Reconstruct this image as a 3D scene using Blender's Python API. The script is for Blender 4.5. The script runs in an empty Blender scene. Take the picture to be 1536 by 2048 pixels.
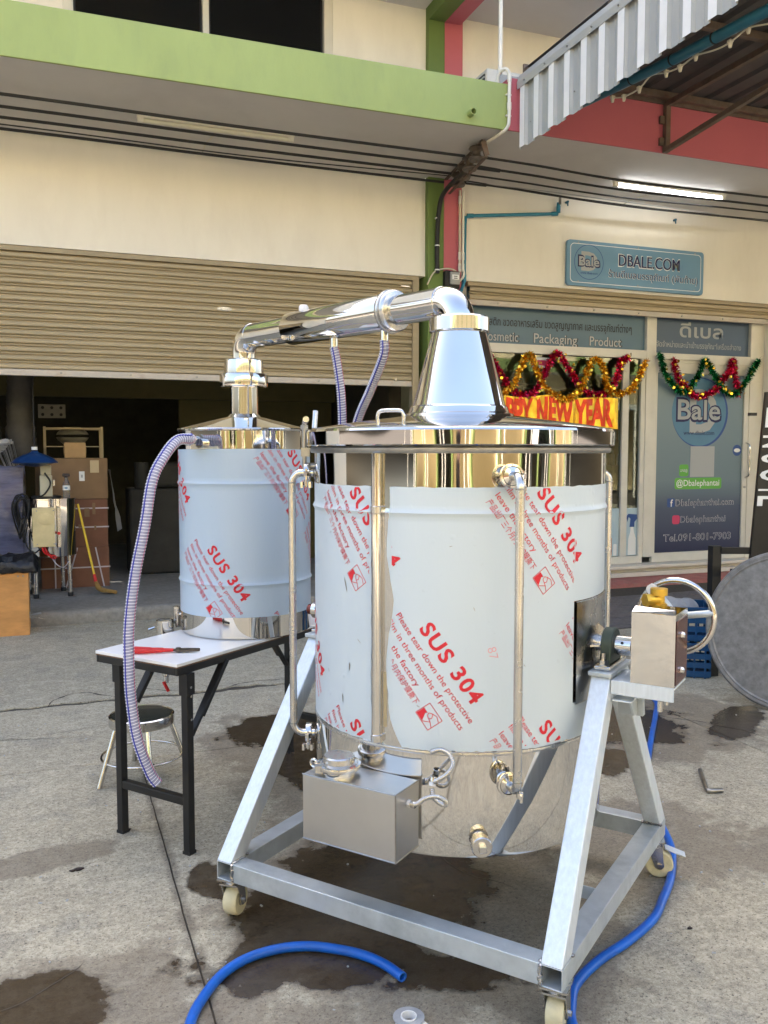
import bpy, bmesh, math, random
from mathutils import Vector, Matrix, noise
random.seed(7)
PI = math.pi
def rad(a): return math.radians(a)

# ------------------------------------------------------------------ camera, sky, sun, exposure
scene = bpy.context.scene
COL = scene.collection
cam_data = bpy.data.cameras.new('camera')
cam = bpy.data.objects.new('camera', cam_data)
COL.objects.link(cam)
cam_data.sensor_fit = 'VERTICAL'
cam_data.sensor_height = 36.0
cam_data.lens = 36.0 * 1740.0 / 2048.0
cam_data.clip_start = 0.05
cam_data.clip_end = 600.0
cam.location = (0.0, 0.0, 1.55)
cam.rotation_euler = (rad(90.0 - 3.978), 0.0, rad(-20.79))
scene.camera = cam

SUN_EL, SUN_AZ = 40.0, 8.0            # the sun stands behind the shophouses: the yard lies in open shade
world = bpy.data.worlds.new('World')
scene.world = world
world.use_nodes = True
wn, wl = world.node_tree.nodes, world.node_tree.links
wn.clear()
w_out = wn.new('ShaderNodeOutputWorld')
w_bg = wn.new('ShaderNodeBackground')
w_sky = wn.new('ShaderNodeTexSky')
w_sky.sky_type = 'NISHITA'
w_sky.sun_disc = False
w_sky.sun_elevation = rad(SUN_EL)
w_sky.sun_rotation = rad(SUN_AZ)
w_sky.air_density = 1.0
w_sky.dust_density = 7.0
w_sky.ozone_density = 0.4
w_bg.inputs['Strength'].default_value = 0.15
wl.new(w_sky.outputs['Color'], w_bg.inputs['Color'])
wl.new(w_bg.outputs['Background'], w_out.inputs['Surface'])

sun_data = bpy.data.lights.new('sun', 'SUN')
sun_data.energy = 2.0
sun_data.angle = rad(0.6)
sun_data.color = (1.0, 0.95, 0.88)
sun = bpy.data.objects.new('sun', sun_data)
COL.objects.link(sun)
sd = Vector((math.sin(rad(SUN_AZ)) * math.cos(rad(SUN_EL)), math.cos(rad(SUN_AZ)) * math.cos(rad(SUN_EL)), math.sin(rad(SUN_EL))))
sun.location = sd * 60
sun.rotation_euler = sd.to_track_quat('Z', 'Y').to_euler()

scene.view_settings.view_transform = 'Standard'
scene.view_settings.look = 'None'
scene.view_settings.exposure = 2.45
scene.view_settings.gamma = 1.0
scene.render.engine = 'CYCLES'
scene.cycles.use_denoising = True
scene.cycles.caustics_reflective = False
scene.cycles.caustics_refractive = False
scene.cycles.sample_clamp_indirect = 8.0
scene.cycles.max_bounces = 10
scene.cycles.diffuse_bounces = 5
scene.cycles.glossy_bounces = 6
scene.cycles.transparent_max_bounces = 16

# ------------------------------------------------------------------ materials
MATS = {}
class NT:
    def __init__(s, m):
        m.use_nodes = True
        s.t = m.node_tree; s.n = s.t.nodes; s.l = s.t.links
        s.b = s.n['Principled BSDF']; s.out = s.n['Material Output']
        s._pos = None
    def new(s, k, **kw):
        x = s.n.new(k)
        for a, v in kw.items(): setattr(x, a, v)
        return x
    def link(s, a, b): s.l.new(a, b)
    def pos(s, obj=True):
        if s._pos is None:
            s._pos = s.new('ShaderNodeTexCoord').outputs['Object'] if obj else s.new('ShaderNodeNewGeometry').outputs['Position']
        return s._pos
    def noise(s, scale, detail=4, rough=.55, vec=None, stretch=None):
        v = vec if vec is not None else s.pos()
        if stretch:
            mp = s.new('ShaderNodeMapping'); mp.inputs['Scale'].default_value = stretch
            s.link(v, mp.inputs['Vector']); v = mp.outputs['Vector']
        x = s.new('ShaderNodeTexNoise')
        x.inputs['Scale'].default_value = scale; x.inputs['Detail'].default_value = detail; x.inputs['Roughness'].default_value = rough
        s.link(v, x.inputs['Vector']); return x.outputs['Fac']
    def ramp(s, fac, stops):
        r = s.new('ShaderNodeValToRGB'); e = r.color_ramp.elements
        while len(e) < len(stops): e.new(.5)
        for k, (p, c) in enumerate(stops):
            e[k].position = p; e[k].color = (c[0], c[1], c[2], 1) if hasattr(c, '__len__') else (c, c, c, 1)
        s.link(fac, r.inputs['Fac']); return r.outputs['Color']
    def mix(s, fac, a, b, mode='MIX'):
        m = s.new('ShaderNodeMix', data_type='RGBA', blend_type=mode)
        for sock, v in ((m.inputs[0], fac), (m.inputs[6], a), (m.inputs[7], b)):
            if hasattr(v, 'is_output'): s.link(v, sock)
            elif hasattr(v, '__len__'): sock.default_value = (v[0], v[1], v[2], 1)
            else: sock.default_value = v
        return m.outputs[2]
    def math(s, op, a, b=0.0, clamp=False):
        m = s.new('ShaderNodeMath', operation=op, use_clamp=clamp)
        for sock, v in ((m.inputs[0], a), (m.inputs[1], b)):
            if hasattr(v, 'is_output'): s.link(v, sock)
            else: sock.default_value = v
        return m.outputs[0]
    def bump(s, h, strength, dist=.01):
        b = s.new('ShaderNodeBump'); b.inputs['Strength'].default_value = strength; b.inputs['Distance'].default_value = dist
        s.link(h, b.inputs['Height']); s.link(b.outputs['Normal'], s.b.inputs['Normal'])

def mat(name, col, rough=.5, metal=0.0, var=.12, vscale=6.0, bump=0.0, bscale=60.0, bdist=.004, stretch=None, dirt=0.0, dirtcol=(.08, .065, .05),
        dscale=3.0, coat=0.0, spec=.5, rvar=.0, emit=None, estr=0.0, bdet=5, rnd=0.0, alpha=1.0, trans=0.0, ior=1.45, sub=0.0):
    if name in MATS: return MATS[name]
    m = bpy.data.materials.new(name); t = NT(m); b = t.b
    b.inputs['Roughness'].default_value = rough; b.inputs['Metallic'].default_value = metal
    b.inputs['Specular IOR Level'].default_value = spec; b.inputs['Coat Weight'].default_value = coat
    b.inputs['Alpha'].default_value = alpha; b.inputs['Transmission Weight'].default_value = trans; b.inputs['IOR'].default_value = ior
    c = col
    if rnd > 0:
        oi = t.new('ShaderNodeObjectInfo')
    if var > 0:
        n = t.noise(vscale, 6, .6, stretch=stretch)
        lo = tuple(max(0, x * (1 - var)) for x in col); hi = tuple(min(1, x * (1 + var)) for x in col)
        c = t.ramp(n, [(.3, lo), (.7, hi)])
    if rnd > 0 and hasattr(c, 'is_output'):
        hv = t.new('ShaderNodeHueSaturation'); t.link(c, hv.inputs['Color']); t.link(t.math('ADD', 1 - rnd, t.math('MULTIPLY', oi.outputs['Random'], 2 * rnd)), hv.inputs['Value']); c = hv.outputs['Color']
    if dirt > 0:
        n2 = t.noise(dscale, 8, .65, stretch=stretch)
        f = t.math('MULTIPLY', t.ramp(n2, [(.5, 0.0), (.72, 1.0)]), dirt)
        c = t.mix(f, c, dirtcol)
    if hasattr(c, 'is_output'): t.link(c, b.inputs['Base Color'])
    else: b.inputs['Base Color'].default_value = (c[0], c[1], c[2], 1)
    if rvar > 0:
        n3 = t.noise(vscale * 2.3, 5, .6, stretch=stretch)
        t.link(t.math('ADD', t.math('MULTIPLY', n3, rvar), rough - rvar * .5, True), b.inputs['Roughness'])
    if bump > 0: t.bump(t.noise(bscale, bdet, .6, stretch=stretch), bump, bdist)
    if emit:
        b.inputs['Emission Color'].default_value = (*emit, 1); b.inputs['Emission Strength'].default_value = estr
    MATS[name] = m
    return m

def M(n): return MATS[n]

# ------------------------------------------------------------------ mesh helpers
class MB:
    def __init__(s): s.v = []; s.f = []
    def add(s, vs, fs):
        o = len(s.v); s.v += [tuple(x) for x in vs]; s.f += [tuple(i + o for i in f) for f in fs]; return s
    def box(s, c, d, rz=0.0, R=None):
        R = R or Matrix.Rotation(rz, 3, 'Z'); c = Vector(c); x, y, z = d[0] / 2, d[1] / 2, d[2] / 2
        vs = [c + R @ Vector((i * x, j * y, k * z)) for k in (-1, 1) for j in (-1, 1) for i in (-1, 1)]
        return s.add(vs, [(0, 2, 3, 1), (4, 5, 7, 6), (0, 1, 5, 4), (2, 6, 7, 3), (0, 4, 6, 2), (1, 3, 7, 5)])
    def span(s, a, b):
        return s.box([(a[i] + b[i]) / 2 for i in range(3)], [abs(b[i] - a[i]) for i in range(3)])
    def bar(s, p0, p1, w, h, up=(0, 0, 1)):
        p0, p1 = Vector(p0), Vector(p1); z = (p1 - p0); L = z.length; z.normalize(); up = Vector(up)
        if abs(up.dot(z)) > .999: up = Vector((0, 1, 0))
        x = up.cross(z).normalized(); y = z.cross(x)
        R = Matrix((x, y, z)).transposed()
        return s.box((p0 + p1) / 2, (w, h, L), R=R)
    def hollow(s, p0, p1, w, h, t, up=(0, 0, 1)):
        p0, p1 = Vector(p0), Vector(p1); z = (p1 - p0).normalized(); up = Vector(up)
        x = up.cross(z).normalized(); y = z.cross(x); vs = []
        for p in (p0, p1):
            for k in (0, t):
                for (i, j) in ((-1, -1), (1, -1), (1, 1), (-1, 1)):
                    vs.append(p + x * i * (w / 2 - k) + y * j * (h / 2 - k))
        fs = []
        for i in range(4):
            j = (i + 1) % 4
            fs += [(i, j, 8 + j, 8 + i), (4 + j, 4 + i, 12 + i, 12 + j), (j, i, 4 + i, 4 + j), (8 + i, 8 + j, 12 + j, 12 + i)]
        return s.add(vs, fs)
    def tube(s, pts, r, seg=12, caps=True, closed=False):
        P = [Vector(p) for p in pts]; n = len(P); rs = r if hasattr(r, '__len__') else [r] * n
        def tan(i):
            if closed: return (P[(i + 1) % n] - P[i - 1]).normalized()
            return (P[min(i + 1, n - 1)] - P[max(i - 1, 0)]).normalized()
        t0 = tan(0); a = Vector((0, 0, 1)) if abs(t0.z) < .9 else Vector((1, 0, 0))
        u = t0.cross(a).normalized(); vs = []; prev = t0
        for i in range(n):
            t = tan(i); q = prev.rotation_difference(t); u = (q @ u); u = (u - t * u.dot(t)).normalized(); w = t.cross(u); prev = t
            vs += [P[i] + (u * math.cos(2 * PI * k / seg) + w * math.sin(2 * PI * k / seg)) * rs[i] for k in range(seg)]
        fs = []
        for i in range(n if closed else n - 1):
            j = (i + 1) % n
            fs += [(i * seg + k, i * seg + (k + 1) % seg, j * seg + (k + 1) % seg, j * seg + k) for k in range(seg)]
        if caps and not closed:
            fs += [tuple(reversed(range(seg))), tuple(range((n - 1) * seg, n * seg))]
        return s.add(vs, fs)
    def cyl(s, p0, p1, r, seg=20): return s.tube([p0, p1], r, seg)
    def lathe(s, prof, seg=48, c=(0, 0, 0), R=None, a0=0.0, a1=2 * PI, cap=False):
        c = Vector(c); full = abs(a1 - a0 - 2 * PI) < 1e-6; na = seg if full else seg + 1; vs = []
        for (r, z) in prof:
            for k in range(na):
                a = a0 + (a1 - a0) * k / seg; p = Vector((r * math.cos(a), r * math.sin(a), z))
                vs.append(c + (R @ p if R else p))
        fs = []
        for i in range(len(prof) - 1):
            for k in range(seg):
                k2 = (k + 1) % na
                fs.append((i * na + k, i * na + k2, (i + 1) * na + k2, (i + 1) * na + k))
        if cap: fs += [tuple(reversed(range(na))), tuple(range((len(prof) - 1) * na, len(prof) * na))]
        return s.add(vs, fs)
    def prism(s, poly, d0, d1, fr=None):
        """poly in 2D, extruded d0..d1 ; fr maps (a,b,d) -> 3D"""
        fr = fr or (lambda a, b, d: (a, b, d)); n = len(poly)
        vs = [fr(a, b, d0) for a, b in poly] + [fr(a, b, d1) for a, b in poly]
        fs = [tuple(reversed(range(n))), tuple(range(n, 2 * n))] + [(i, (i + 1) % n, n + (i + 1) % n, n + i) for i in range(n)]
        return s.add(vs, fs)
    def grid(s, rows):
        n = len(rows[0]); vs = [p for r in rows for p in r]
        return s.add(vs, [(i * n + k, i * n + k + 1, (i + 1) * n + k + 1, (i + 1) * n + k) for i in range(len(rows) - 1) for k in range(n - 1)])
    def flat(s, vf, fr):
        return s.add([fr(a, b) for a, b in vf[0]], vf[1])
    def build(s, name, m, parent=None, smooth=None, bev=0.0, recalc=True, label=None):
        me = bpy.data.meshes.new(name); me.from_pydata(s.v, [], s.f)
        if recalc:
            bm = bmesh.new(); bm.from_mesh(me); bmesh.ops.recalc_face_normals(bm, faces=bm.faces); bm.to_mesh(me); bm.free()
        me.materials.append(M(m) if isinstance(m, str) else m)
        if smooth is not None:
            me.shade_smooth(); me.set_sharp_from_angle(angle=rad(smooth))
        o = bpy.data.objects.new(name, me); COL.objects.link(o)
        if parent: o.parent = parent
        if label: o['label'] = label
        if bev > 0:
            b = o.modifiers.new('edge', 'BEVEL'); b.width = bev; b.segments = 2; b.limit_method = 'ANGLE'; b.angle_limit = rad(40)
        return o

def thing(name, label, cat, loc=(0, 0, 0), rz=0.0, group=None):
    o = bpy.data.objects.new(name, None); COL.objects.link(o); o.location = loc; o.rotation_euler = (0, 0, rz); o.empty_display_size = .1
    o['label'] = label; o['category'] = cat
    if group: o['group'] = group
    return o
def tag(o, label, cat, group=None):
    o['label'] = label; o['category'] = cat
    if group: o['group'] = group
    return o
def struct(o): o['kind'] = 'structure'; return o
def piece(o, src, name=None, loc=None, parent=None, rz=None):
    c = src.copy(); COL.objects.link(c); c.parent = parent if parent is not None else src.parent
    if name: c.name = name
    if loc is not None: c.location = loc
    if rz is not None: c.rotation_euler = (0, 0, rz)
    return c

def arc(c, r, a0, a1, n, plane):
    """points of an arc; plane(u,v)->3D offset"""
    return [tuple(Vector(c) + Vector(plane(r * math.cos(a0 + (a1 - a0) * k / n), r * math.sin(a0 + (a1 - a0) * k / n)))) for k in range(n + 1)]
def spline(pts, n=8):
    P = [Vector(p) for p in pts]; P = [P[0] * 2 - P[1]] + P + [P[-1] * 2 - P[-2]]; out = []
    for i in range(1, len(P) - 2):
        for k in range(n):
            t = k / n; a, b, c, d = P[i - 1], P[i], P[i + 1], P[i + 2]
            out.append(.5 * ((2 * b) + (c - a) * t + (2 * a - 5 * b + 4 * c - d) * t * t + (3 * b - a - 3 * c + d) * t ** 3))
    out.append(P[-2]); return [tuple(p) for p in out]

_tc = {}
def text(s, h, bold=0.0, align='LEFT', width=None, space=1.0, shear=0.0, cap=True):
    """flat outline of a line of lettering: ([(x,y)], faces), cap height h, baseline at y=0; width squeezes it"""
    cu = bpy.data.curves.new('lettering', 'FONT'); cu.body = s; cu.size = 1.0; cu.align_x = 'LEFT'; cu.offset = bold; cu.space_character = space
    cu.shear = shear; cu.resolution_u = 3
    ob = bpy.data.objects.new('lettering', cu); me = ob.to_mesh()
    vs = [(v.co.x, v.co.y) for v in me.vertices]; fs = [tuple(p.vertices) for p in me.polygons]
    ob.to_mesh_clear(); bpy.data.objects.remove(ob); bpy.data.curves.remove(cu)
    if not vs: return ([], [])
    x0 = min(v[0] for v in vs); x1 = max(v[0] for v in vs); k = h / .69; kx = k
    if width: kx = width / (x1 - x0)
    dx = {'LEFT': x0, 'CENTER': (x0 + x1) / 2, 'RIGHT': x1}[align]
    return ([((x - dx) * kx, y * k) for x, y in vs], fs)
def shift(vf, dx, dy, rot=0.0):
    c, s_ = math.cos(rot), math.sin(rot)
    return ([(x * c - y * s_ + dx, x * s_ + y * c + dy) for x, y in vf[0]], vf[1])
def clip(vf, bounds):
    """cut flat lettering to x0,x1,y0,y1"""
    bm = bmesh.new(); vs = [bm.verts.new((x, y, 0)) for x, y in vf[0]]
    for f in vf[1]:
        try: bm.faces.new([vs[i] for i in f])
        except ValueError: pass
    x0, x1, y0, y1 = bounds
    for co, no in (((x0, 0, 0), (-1, 0, 0)), ((x1, 0, 0), (1, 0, 0)), ((0, y0, 0), (0, -1, 0)), ((0, y1, 0), (0, 1, 0))):
        g = bm.verts[:] + bm.edges[:] + bm.faces[:]
        bmesh.ops.bisect_plane(bm, geom=g, dist=1e-6, plane_co=co, plane_no=no, clear_outer=True)
    bm.verts.index_update()
    out = ([(v.co.x, v.co.y) for v in bm.verts], [tuple(v.index for v in f.verts) for f in bm.faces]); bm.free()
    return out
# ------------------------------------------------------------------ material palette
mat('cream_wall', (.80, .765, .685), .75, var=.05, vscale=1.1, bump=.2, bscale=40, bdist=.004, dirt=.14, dirtcol=(.46, .40, .32), dscale=2.0, stretch=(1.4, 1.4, .5))
mat('soffit_paint', (.62, .60, .58), .85, var=.06, vscale=1.0, bump=.12, bscale=60, dirt=.15, dirtcol=(.28, .25, .22), dscale=1.2)
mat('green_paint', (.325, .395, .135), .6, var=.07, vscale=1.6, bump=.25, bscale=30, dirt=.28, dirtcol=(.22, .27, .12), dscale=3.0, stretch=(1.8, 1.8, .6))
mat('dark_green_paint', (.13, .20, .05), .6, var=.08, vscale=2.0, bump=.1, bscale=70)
mat('pink_paint', (.50, .125, .16), .6, var=.06, vscale=2.0, bump=.1, bscale=70, dirt=.12, dirtcol=(.36, .11, .10), dscale=2.0)
mat('shutter_paint', (.385, .315, .20), .45, var=.07, vscale=2.0, rnd=.06, bump=.25, bscale=2.5, bdist=.012, bdet=2, dirt=.22, dirtcol=(.30, .22, .12), dscale=5, stretch=(.3, 1, 4))
mat('shutter_bar', (.52, .47, .40), .5, var=.1, vscale=9, dirt=.45, dirtcol=(.30, .17, .09), dscale=9)
mat('shutter_guide', (.34, .28, .18), .5, var=.1)
mat('white_frame', (.66, .635, .56), .45, var=.05, vscale=4, dirt=.15, dirtcol=(.4, .36, .28), dscale=7)
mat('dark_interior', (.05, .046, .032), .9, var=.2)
mat('interior_green', (.30, .34, .20), .8, var=.08)
mat('interior_beam', (.085, .075, .03), .9, var=.1)
mat('kerb_red', (.40, .15, .13), .8, var=.2, vscale=9, dirt=.7, dirtcol=(.27, .23, .18), dscale=14, bump=.3, bscale=40)
mat('paver', (.15, .135, .13), .85, var=.25, vscale=22, bump=.5, bscale=50, bdist=.004)
mat('sill_paint', (.66, .62, .54), .6, var=.07, vscale=3, dirt=.3, dirtcol=(.42, .38, .30), dscale=4)
mat('awning_sheet', (.45, .46, .45), .42, metal=.15, var=.06, vscale=3, dirt=.12, dirtcol=(.3, .27, .22), dscale=3)
mat('awning_rib_skylit', (.86, .86, .86), .4, var=.05, vscale=6)  # white stands in for sky light on the rib faces
mat('awning_roof', (.085, .078, .076), .7, var=.15)
mat('rusty_steel', (.16, .12, .095), .7, metal=.2, var=.25, vscale=12, dirt=.5, dirtcol=(.20, .09, .05), dscale=9, bump=.2)
mat('black_rubber', (.015, .015, .016), .55, var=.15)
mat('black_paint', (.014, .014, .014), .38, var=.2, vscale=15)
mat('pvc_white', (.75, .72, .64), .45, var=.06)
mat('pvc_blue', (.03, .22, .34), .45, var=.1, vscale=6)
mat('pvc_dark_blue', (.02, .12, .19), .45, var=.1, vscale=6)
mat('insulator', (.085, .065, .05), .4, var=.3, vscale=14)
mat('ac_white', (.62, .60, .54), .5, var=.06)
mat('lamp_tube_lit', (.9, .9, .9), .4, var=0, emit=(.96, .98, 1.0), estr=3.5)
mat('lamp_tube_off', (.70, .68, .56), .35, var=.03)
mat('sign_blue', (.14, .28, .42), .45, var=.04, vscale=2)
mat('print_navy', (.012, .014, .08), .5, var=0)
mat('print_white', (.78, .79, .78), .5, var=0)
mat('print_black', (.015, .015, .02), .5, var=0)
mat('print_grey', (.38, .40, .41), .5, var=0)
mat('print_green', (.13, .42, .06), .5, var=0)
mat('print_pink', (.62, .05, .13), .5, var=0)
mat('print_fb', (.03, .08, .26), .5, var=0)
mat('print_skyblue', (.085, .21, .33), .5, var=.05)
mat('print_orange', (.5, .22, .12), .5, var=.05)
mat('poster_blue', (.06, .095, .15), .35, var=.08, vscale=1.2)
mat('poster_teal', (.085, .155, .215), .35, var=.08, vscale=1.2)
mat('poster_pale', (.42, .55, .62), .35, var=.05, vscale=2)
mat('foil_gold', (.85, .52, .06), .22, metal=1.0, var=.25, vscale=40)
mat('foil_red', (.62, .02, .09), .25, metal=.9, var=.3, vscale=40)
mat('foil_green', (.01, .20, .06), .25, metal=.9, var=.3, vscale=40)
mat('banner_gold', (.88, .52, .04), .3, metal=.55, var=.15, vscale=14)
mat('banner_red', (.80, .06, .01), .4, metal=.2, var=.15, vscale=20)
mat('steel_mirror', (.66, .645, .62), .045, metal=1.0, var=.03, vscale=3, rvar=.05, bump=.30, bscale=3.0, bdist=.02, bdet=1)
mat('steel_polished', (.64, .625, .60), .09, metal=1.0, var=.05, vscale=9, bump=.04, bscale=14, bdist=.004, rvar=.06)
mat('steel_satin', (.58, .57, .55), .26, metal=1.0, var=.12, vscale=8, bump=.06, bscale=60, rvar=.16)
mat('steel_box', (.57, .56, .54), .36, metal=1.0, var=.06, vscale=5, bump=.05, bscale=120, bdist=.001, rvar=.05)
mat('steel_dull', (.36, .35, .33), .35, metal=1.0, var=.25, vscale=14, rvar=.15)
mat('galvanised', (.56, .61, .64), .40, metal=.5, var=.12, vscale=9, stretch=(1, 1, 1), dirt=.6, dirtcol=(.27, .32, .35), dscale=6.5, bump=.08, bscale=80, rvar=.2)
mat('galvanised_leg', (.70, .76, .81), .40, metal=.35, var=.08, vscale=30, stretch=(3, 3, .25), dirt=.2, dirtcol=(.45, .48, .52), dscale=12, bump=.15, bscale=60, bdist=.002)
mat('nylon_wheel', (.68, .62, .40), .45, var=.12, vscale=16, dirt=.5, dirtcol=(.30, .26, .17), dscale=22)
def film_mat(name, col):
    m = bpy.data.materials.new(name); t = NT(m); P = t.pos()
    n1 = t.noise(2.2, 3, .5, stretch=(1, 1, .5)); n2 = t.noise(11, 4, .6, stretch=(1, 1, .35)); n3 = t.noise(70, 3, .6)
    vo = t.new('ShaderNodeTexVoronoi'); vo.inputs['Scale'].default_value = 17; t.link(P, vo.inputs['Vector'])
    bub = t.math('MULTIPLY', t.ramp(vo.outputs['Distance'], [(.0, 1.0), (.16, 0.0)]), t.ramp(t.noise(2.6, 2, .5), [(.50, 0.0), (.62, 1.0)]))
    c = t.ramp(n1, [(.3, tuple(x * .965 for x in col)), (.7, tuple(min(1, x * 1.025) for x in col))])
    c = t.mix(t.math('MULTIPLY', t.ramp(t.noise(38, 6, .7), [(.64, 0.0), (.70, 1.0)]), .22), c, tuple(x * .72 for x in col))
    t.link(c, t.b.inputs['Base Color'])
    t.link(t.math('ADD', .24, t.math('MULTIPLY', n2, .16)), t.b.inputs['Roughness']); t.b.inputs['Specular IOR Level'].default_value = .5
    h = t.math('ADD', t.math('ADD', n1, t.math('MULTIPLY', n2, .22)), t.math('ADD', t.math('MULTIPLY', bub, .10), t.math('MULTIPLY', n3, .012)))
    t.bump(h, .55, .016); MATS[name] = m
film_mat('film', (.575, .655, .71)); film_mat('film_blue', (.46, .57, .68))
mat('film_red', (.66, .02, .035), .5, var=.08, vscale=30)
mat('film_pink', (.75, .38, .40), .5, var=.0)
mat('bearing_green', (.055, .075, .055), .5, var=.15, vscale=20)
mat('brass', (.72, .45, .07), .35, metal=.8, var=.15, vscale=20, bump=.1)
mat('copper_plate', (.16, .045, .035), .18, metal=.7, var=.2, vscale=4)
mat('laminate_white', (.82, .82, .82), .3, var=.02)
mat('plywood_edge', (.16, .09, .05), .8, var=.3, vscale=30)
mat('red_grip', (.60, .02, .02), .4, var=.1, vscale=30)
mat('tool_steel', (.10, .085, .07), .45, metal=.7, var=.3, vscale=30)
mat('stool_seat', (.03, .035, .03), .25, var=.2, vscale=7, coat=.3)
mat('hose_blue', (.008, .115, .52), .36, var=.16, vscale=9, dirt=.35, dirtcol=(.05, .10, .26), dscale=14, bump=.06, bscale=200, bdist=.001)
mat('hose_clear', (.46, .46, .64), .25, var=.06, vscale=12, trans=.2, alpha=.92)
mat('hose_rib', (.80, .80, .86), .35, var=.05)
mat('hose_line', (.03, .04, .36), .4, var=0)
mat('hose_line_red', (.55, .08, .14), .4, var=0)
mat('cardboard', (.235, .15, .08), .85, var=.12, vscale=5, bump=.1, bscale=30)
mat('cardboard_red', (.185, .085, .05), .85, var=.15, vscale=5, bump=.1, bscale=30)
mat('cardboard_pale', (.44, .29, .14), .8, var=.1, vscale=6)
mat('packing_tape', (.50, .40, .24), .3, var=.05)
mat('strap_white', (.52, .48, .50), .5, var=.1)
mat('wood_orange', (.55, .27, .085), .65, var=.22, vscale=3.0, stretch=(1.0, 1, 3.2), dirt=.35, dirtcol=(.28, .12, .04), dscale=5)
mat('bag_black', (.012, .013, .016), .28, var=.2, bump=.9, bscale=16, bdist=.02)
mat('bale_blue', (.16, .19, .38), .55, var=.3, vscale=5, stretch=(1, 1, 6), bump=.4, bscale=18)
mat('lamp_blue', (.012, .045, .15), .3, var=.1)
mat('motor_grey', (.42, .40, .30), .5, var=.08)
mat('box_cream', (.62, .52, .28), .5, var=.15, vscale=5)
mat('bottle_clear', (.75, .78, .80), .12, var=0, trans=.9, alpha=.75)
mat('cap_dark', (.03, .02, .02), .5, var=0)
mat('broom_yellow', (.72, .50, .03), .45, var=.08)
mat('straw', (.42, .27, .09), .8, var=.25, vscale=20)
mat('rack_cream', (.48, .40, .26), .5, var=.1)
mat('duct_grey', (.05, .047, .043), .6, var=.25, vscale=8)
mat('bowl_white', (.22, .21, .175), .45, var=.1)
mat('dark_clutter', (.02, .02, .018), .7, var=.4, vscale=5)
mat('crate_blue', (.012, .075, .19), .45, var=.15, vscale=10)
mat('bag_clear', (.48, .48, .48), .35, var=.2, bump=.8, bscale=14, bdist=.02, alpha=.75)
mat('disc_grey', (.25, .245, .235), .55, metal=.3, var=.25, vscale=26, dirt=.45, dirtcol=(.15, .145, .14), dscale=9, bump=.4, bscale=80, bdist=.003)
mat('disc_rim', (.46, .47, .47), .4, metal=.5, var=.2, vscale=14, dirt=.4, dirtcol=(.22, .22, .22), dscale=12)
mat('tape_white', (.80, .80, .79), .4, var=.03)
mat('crack_dirt', (.075, .062, .048), .95, var=.3, vscale=40)
mat('opposite_wall', (.80, .68, .44), .8, var=.05, vscale=.6)
mat('opposite_green', (.22, .30, .10), .7, var=.05)
mat('opposite_shutter', (.50, .40, .22), .6, var=.05)
mat('bottle_shop', (.55, .55, .52), .3, var=.3, vscale=3)
mat('shelf_metal', (.28, .30, .26), .5, var=.1)
mat('wire_white', (.62, .57, .46), .5, var=.08)
mat('meter_grey', (.30, .31, .31), .4, var=.1)
mat('white_bead', (.8, .8, .8), .3, var=0)

def glass_mat(name, tint, gloss):
    m = bpy.data.materials.new(name); t = NT(m)
    t.n.remove(t.b)
    tr = t.new('ShaderNodeBsdfTransparent'); tr.inputs['Color'].default_value = (*tint, 1)
    gl = t.new('ShaderNodeBsdfGlossy'); gl.inputs['Roughness'].default_value = .015; gl.inputs['Color'].default_value = (.9, .9, .9, 1)
    lw = t.new('ShaderNodeFresnel'); lw.inputs['IOR'].default_value = gloss
    mx = t.new('ShaderNodeMixShader'); t.link(lw.outputs['Fac'], mx.inputs['Fac']); t.link(tr.outputs[0], mx.inputs[1]); t.link(gl.outputs[0], mx.inputs[2])
    t.link(mx.outputs[0], t.out.inputs['Surface']); MATS[name] = m
glass_mat('glass_shop', (.62, .70, .62), 1.5)
glass_mat('glass_dark', (.05, .08, .05), 1.5)
glass_mat('plastic_wrap', (.86, .87, .90), 1.45)
m_film = MATS['plastic_wrap']

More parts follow.
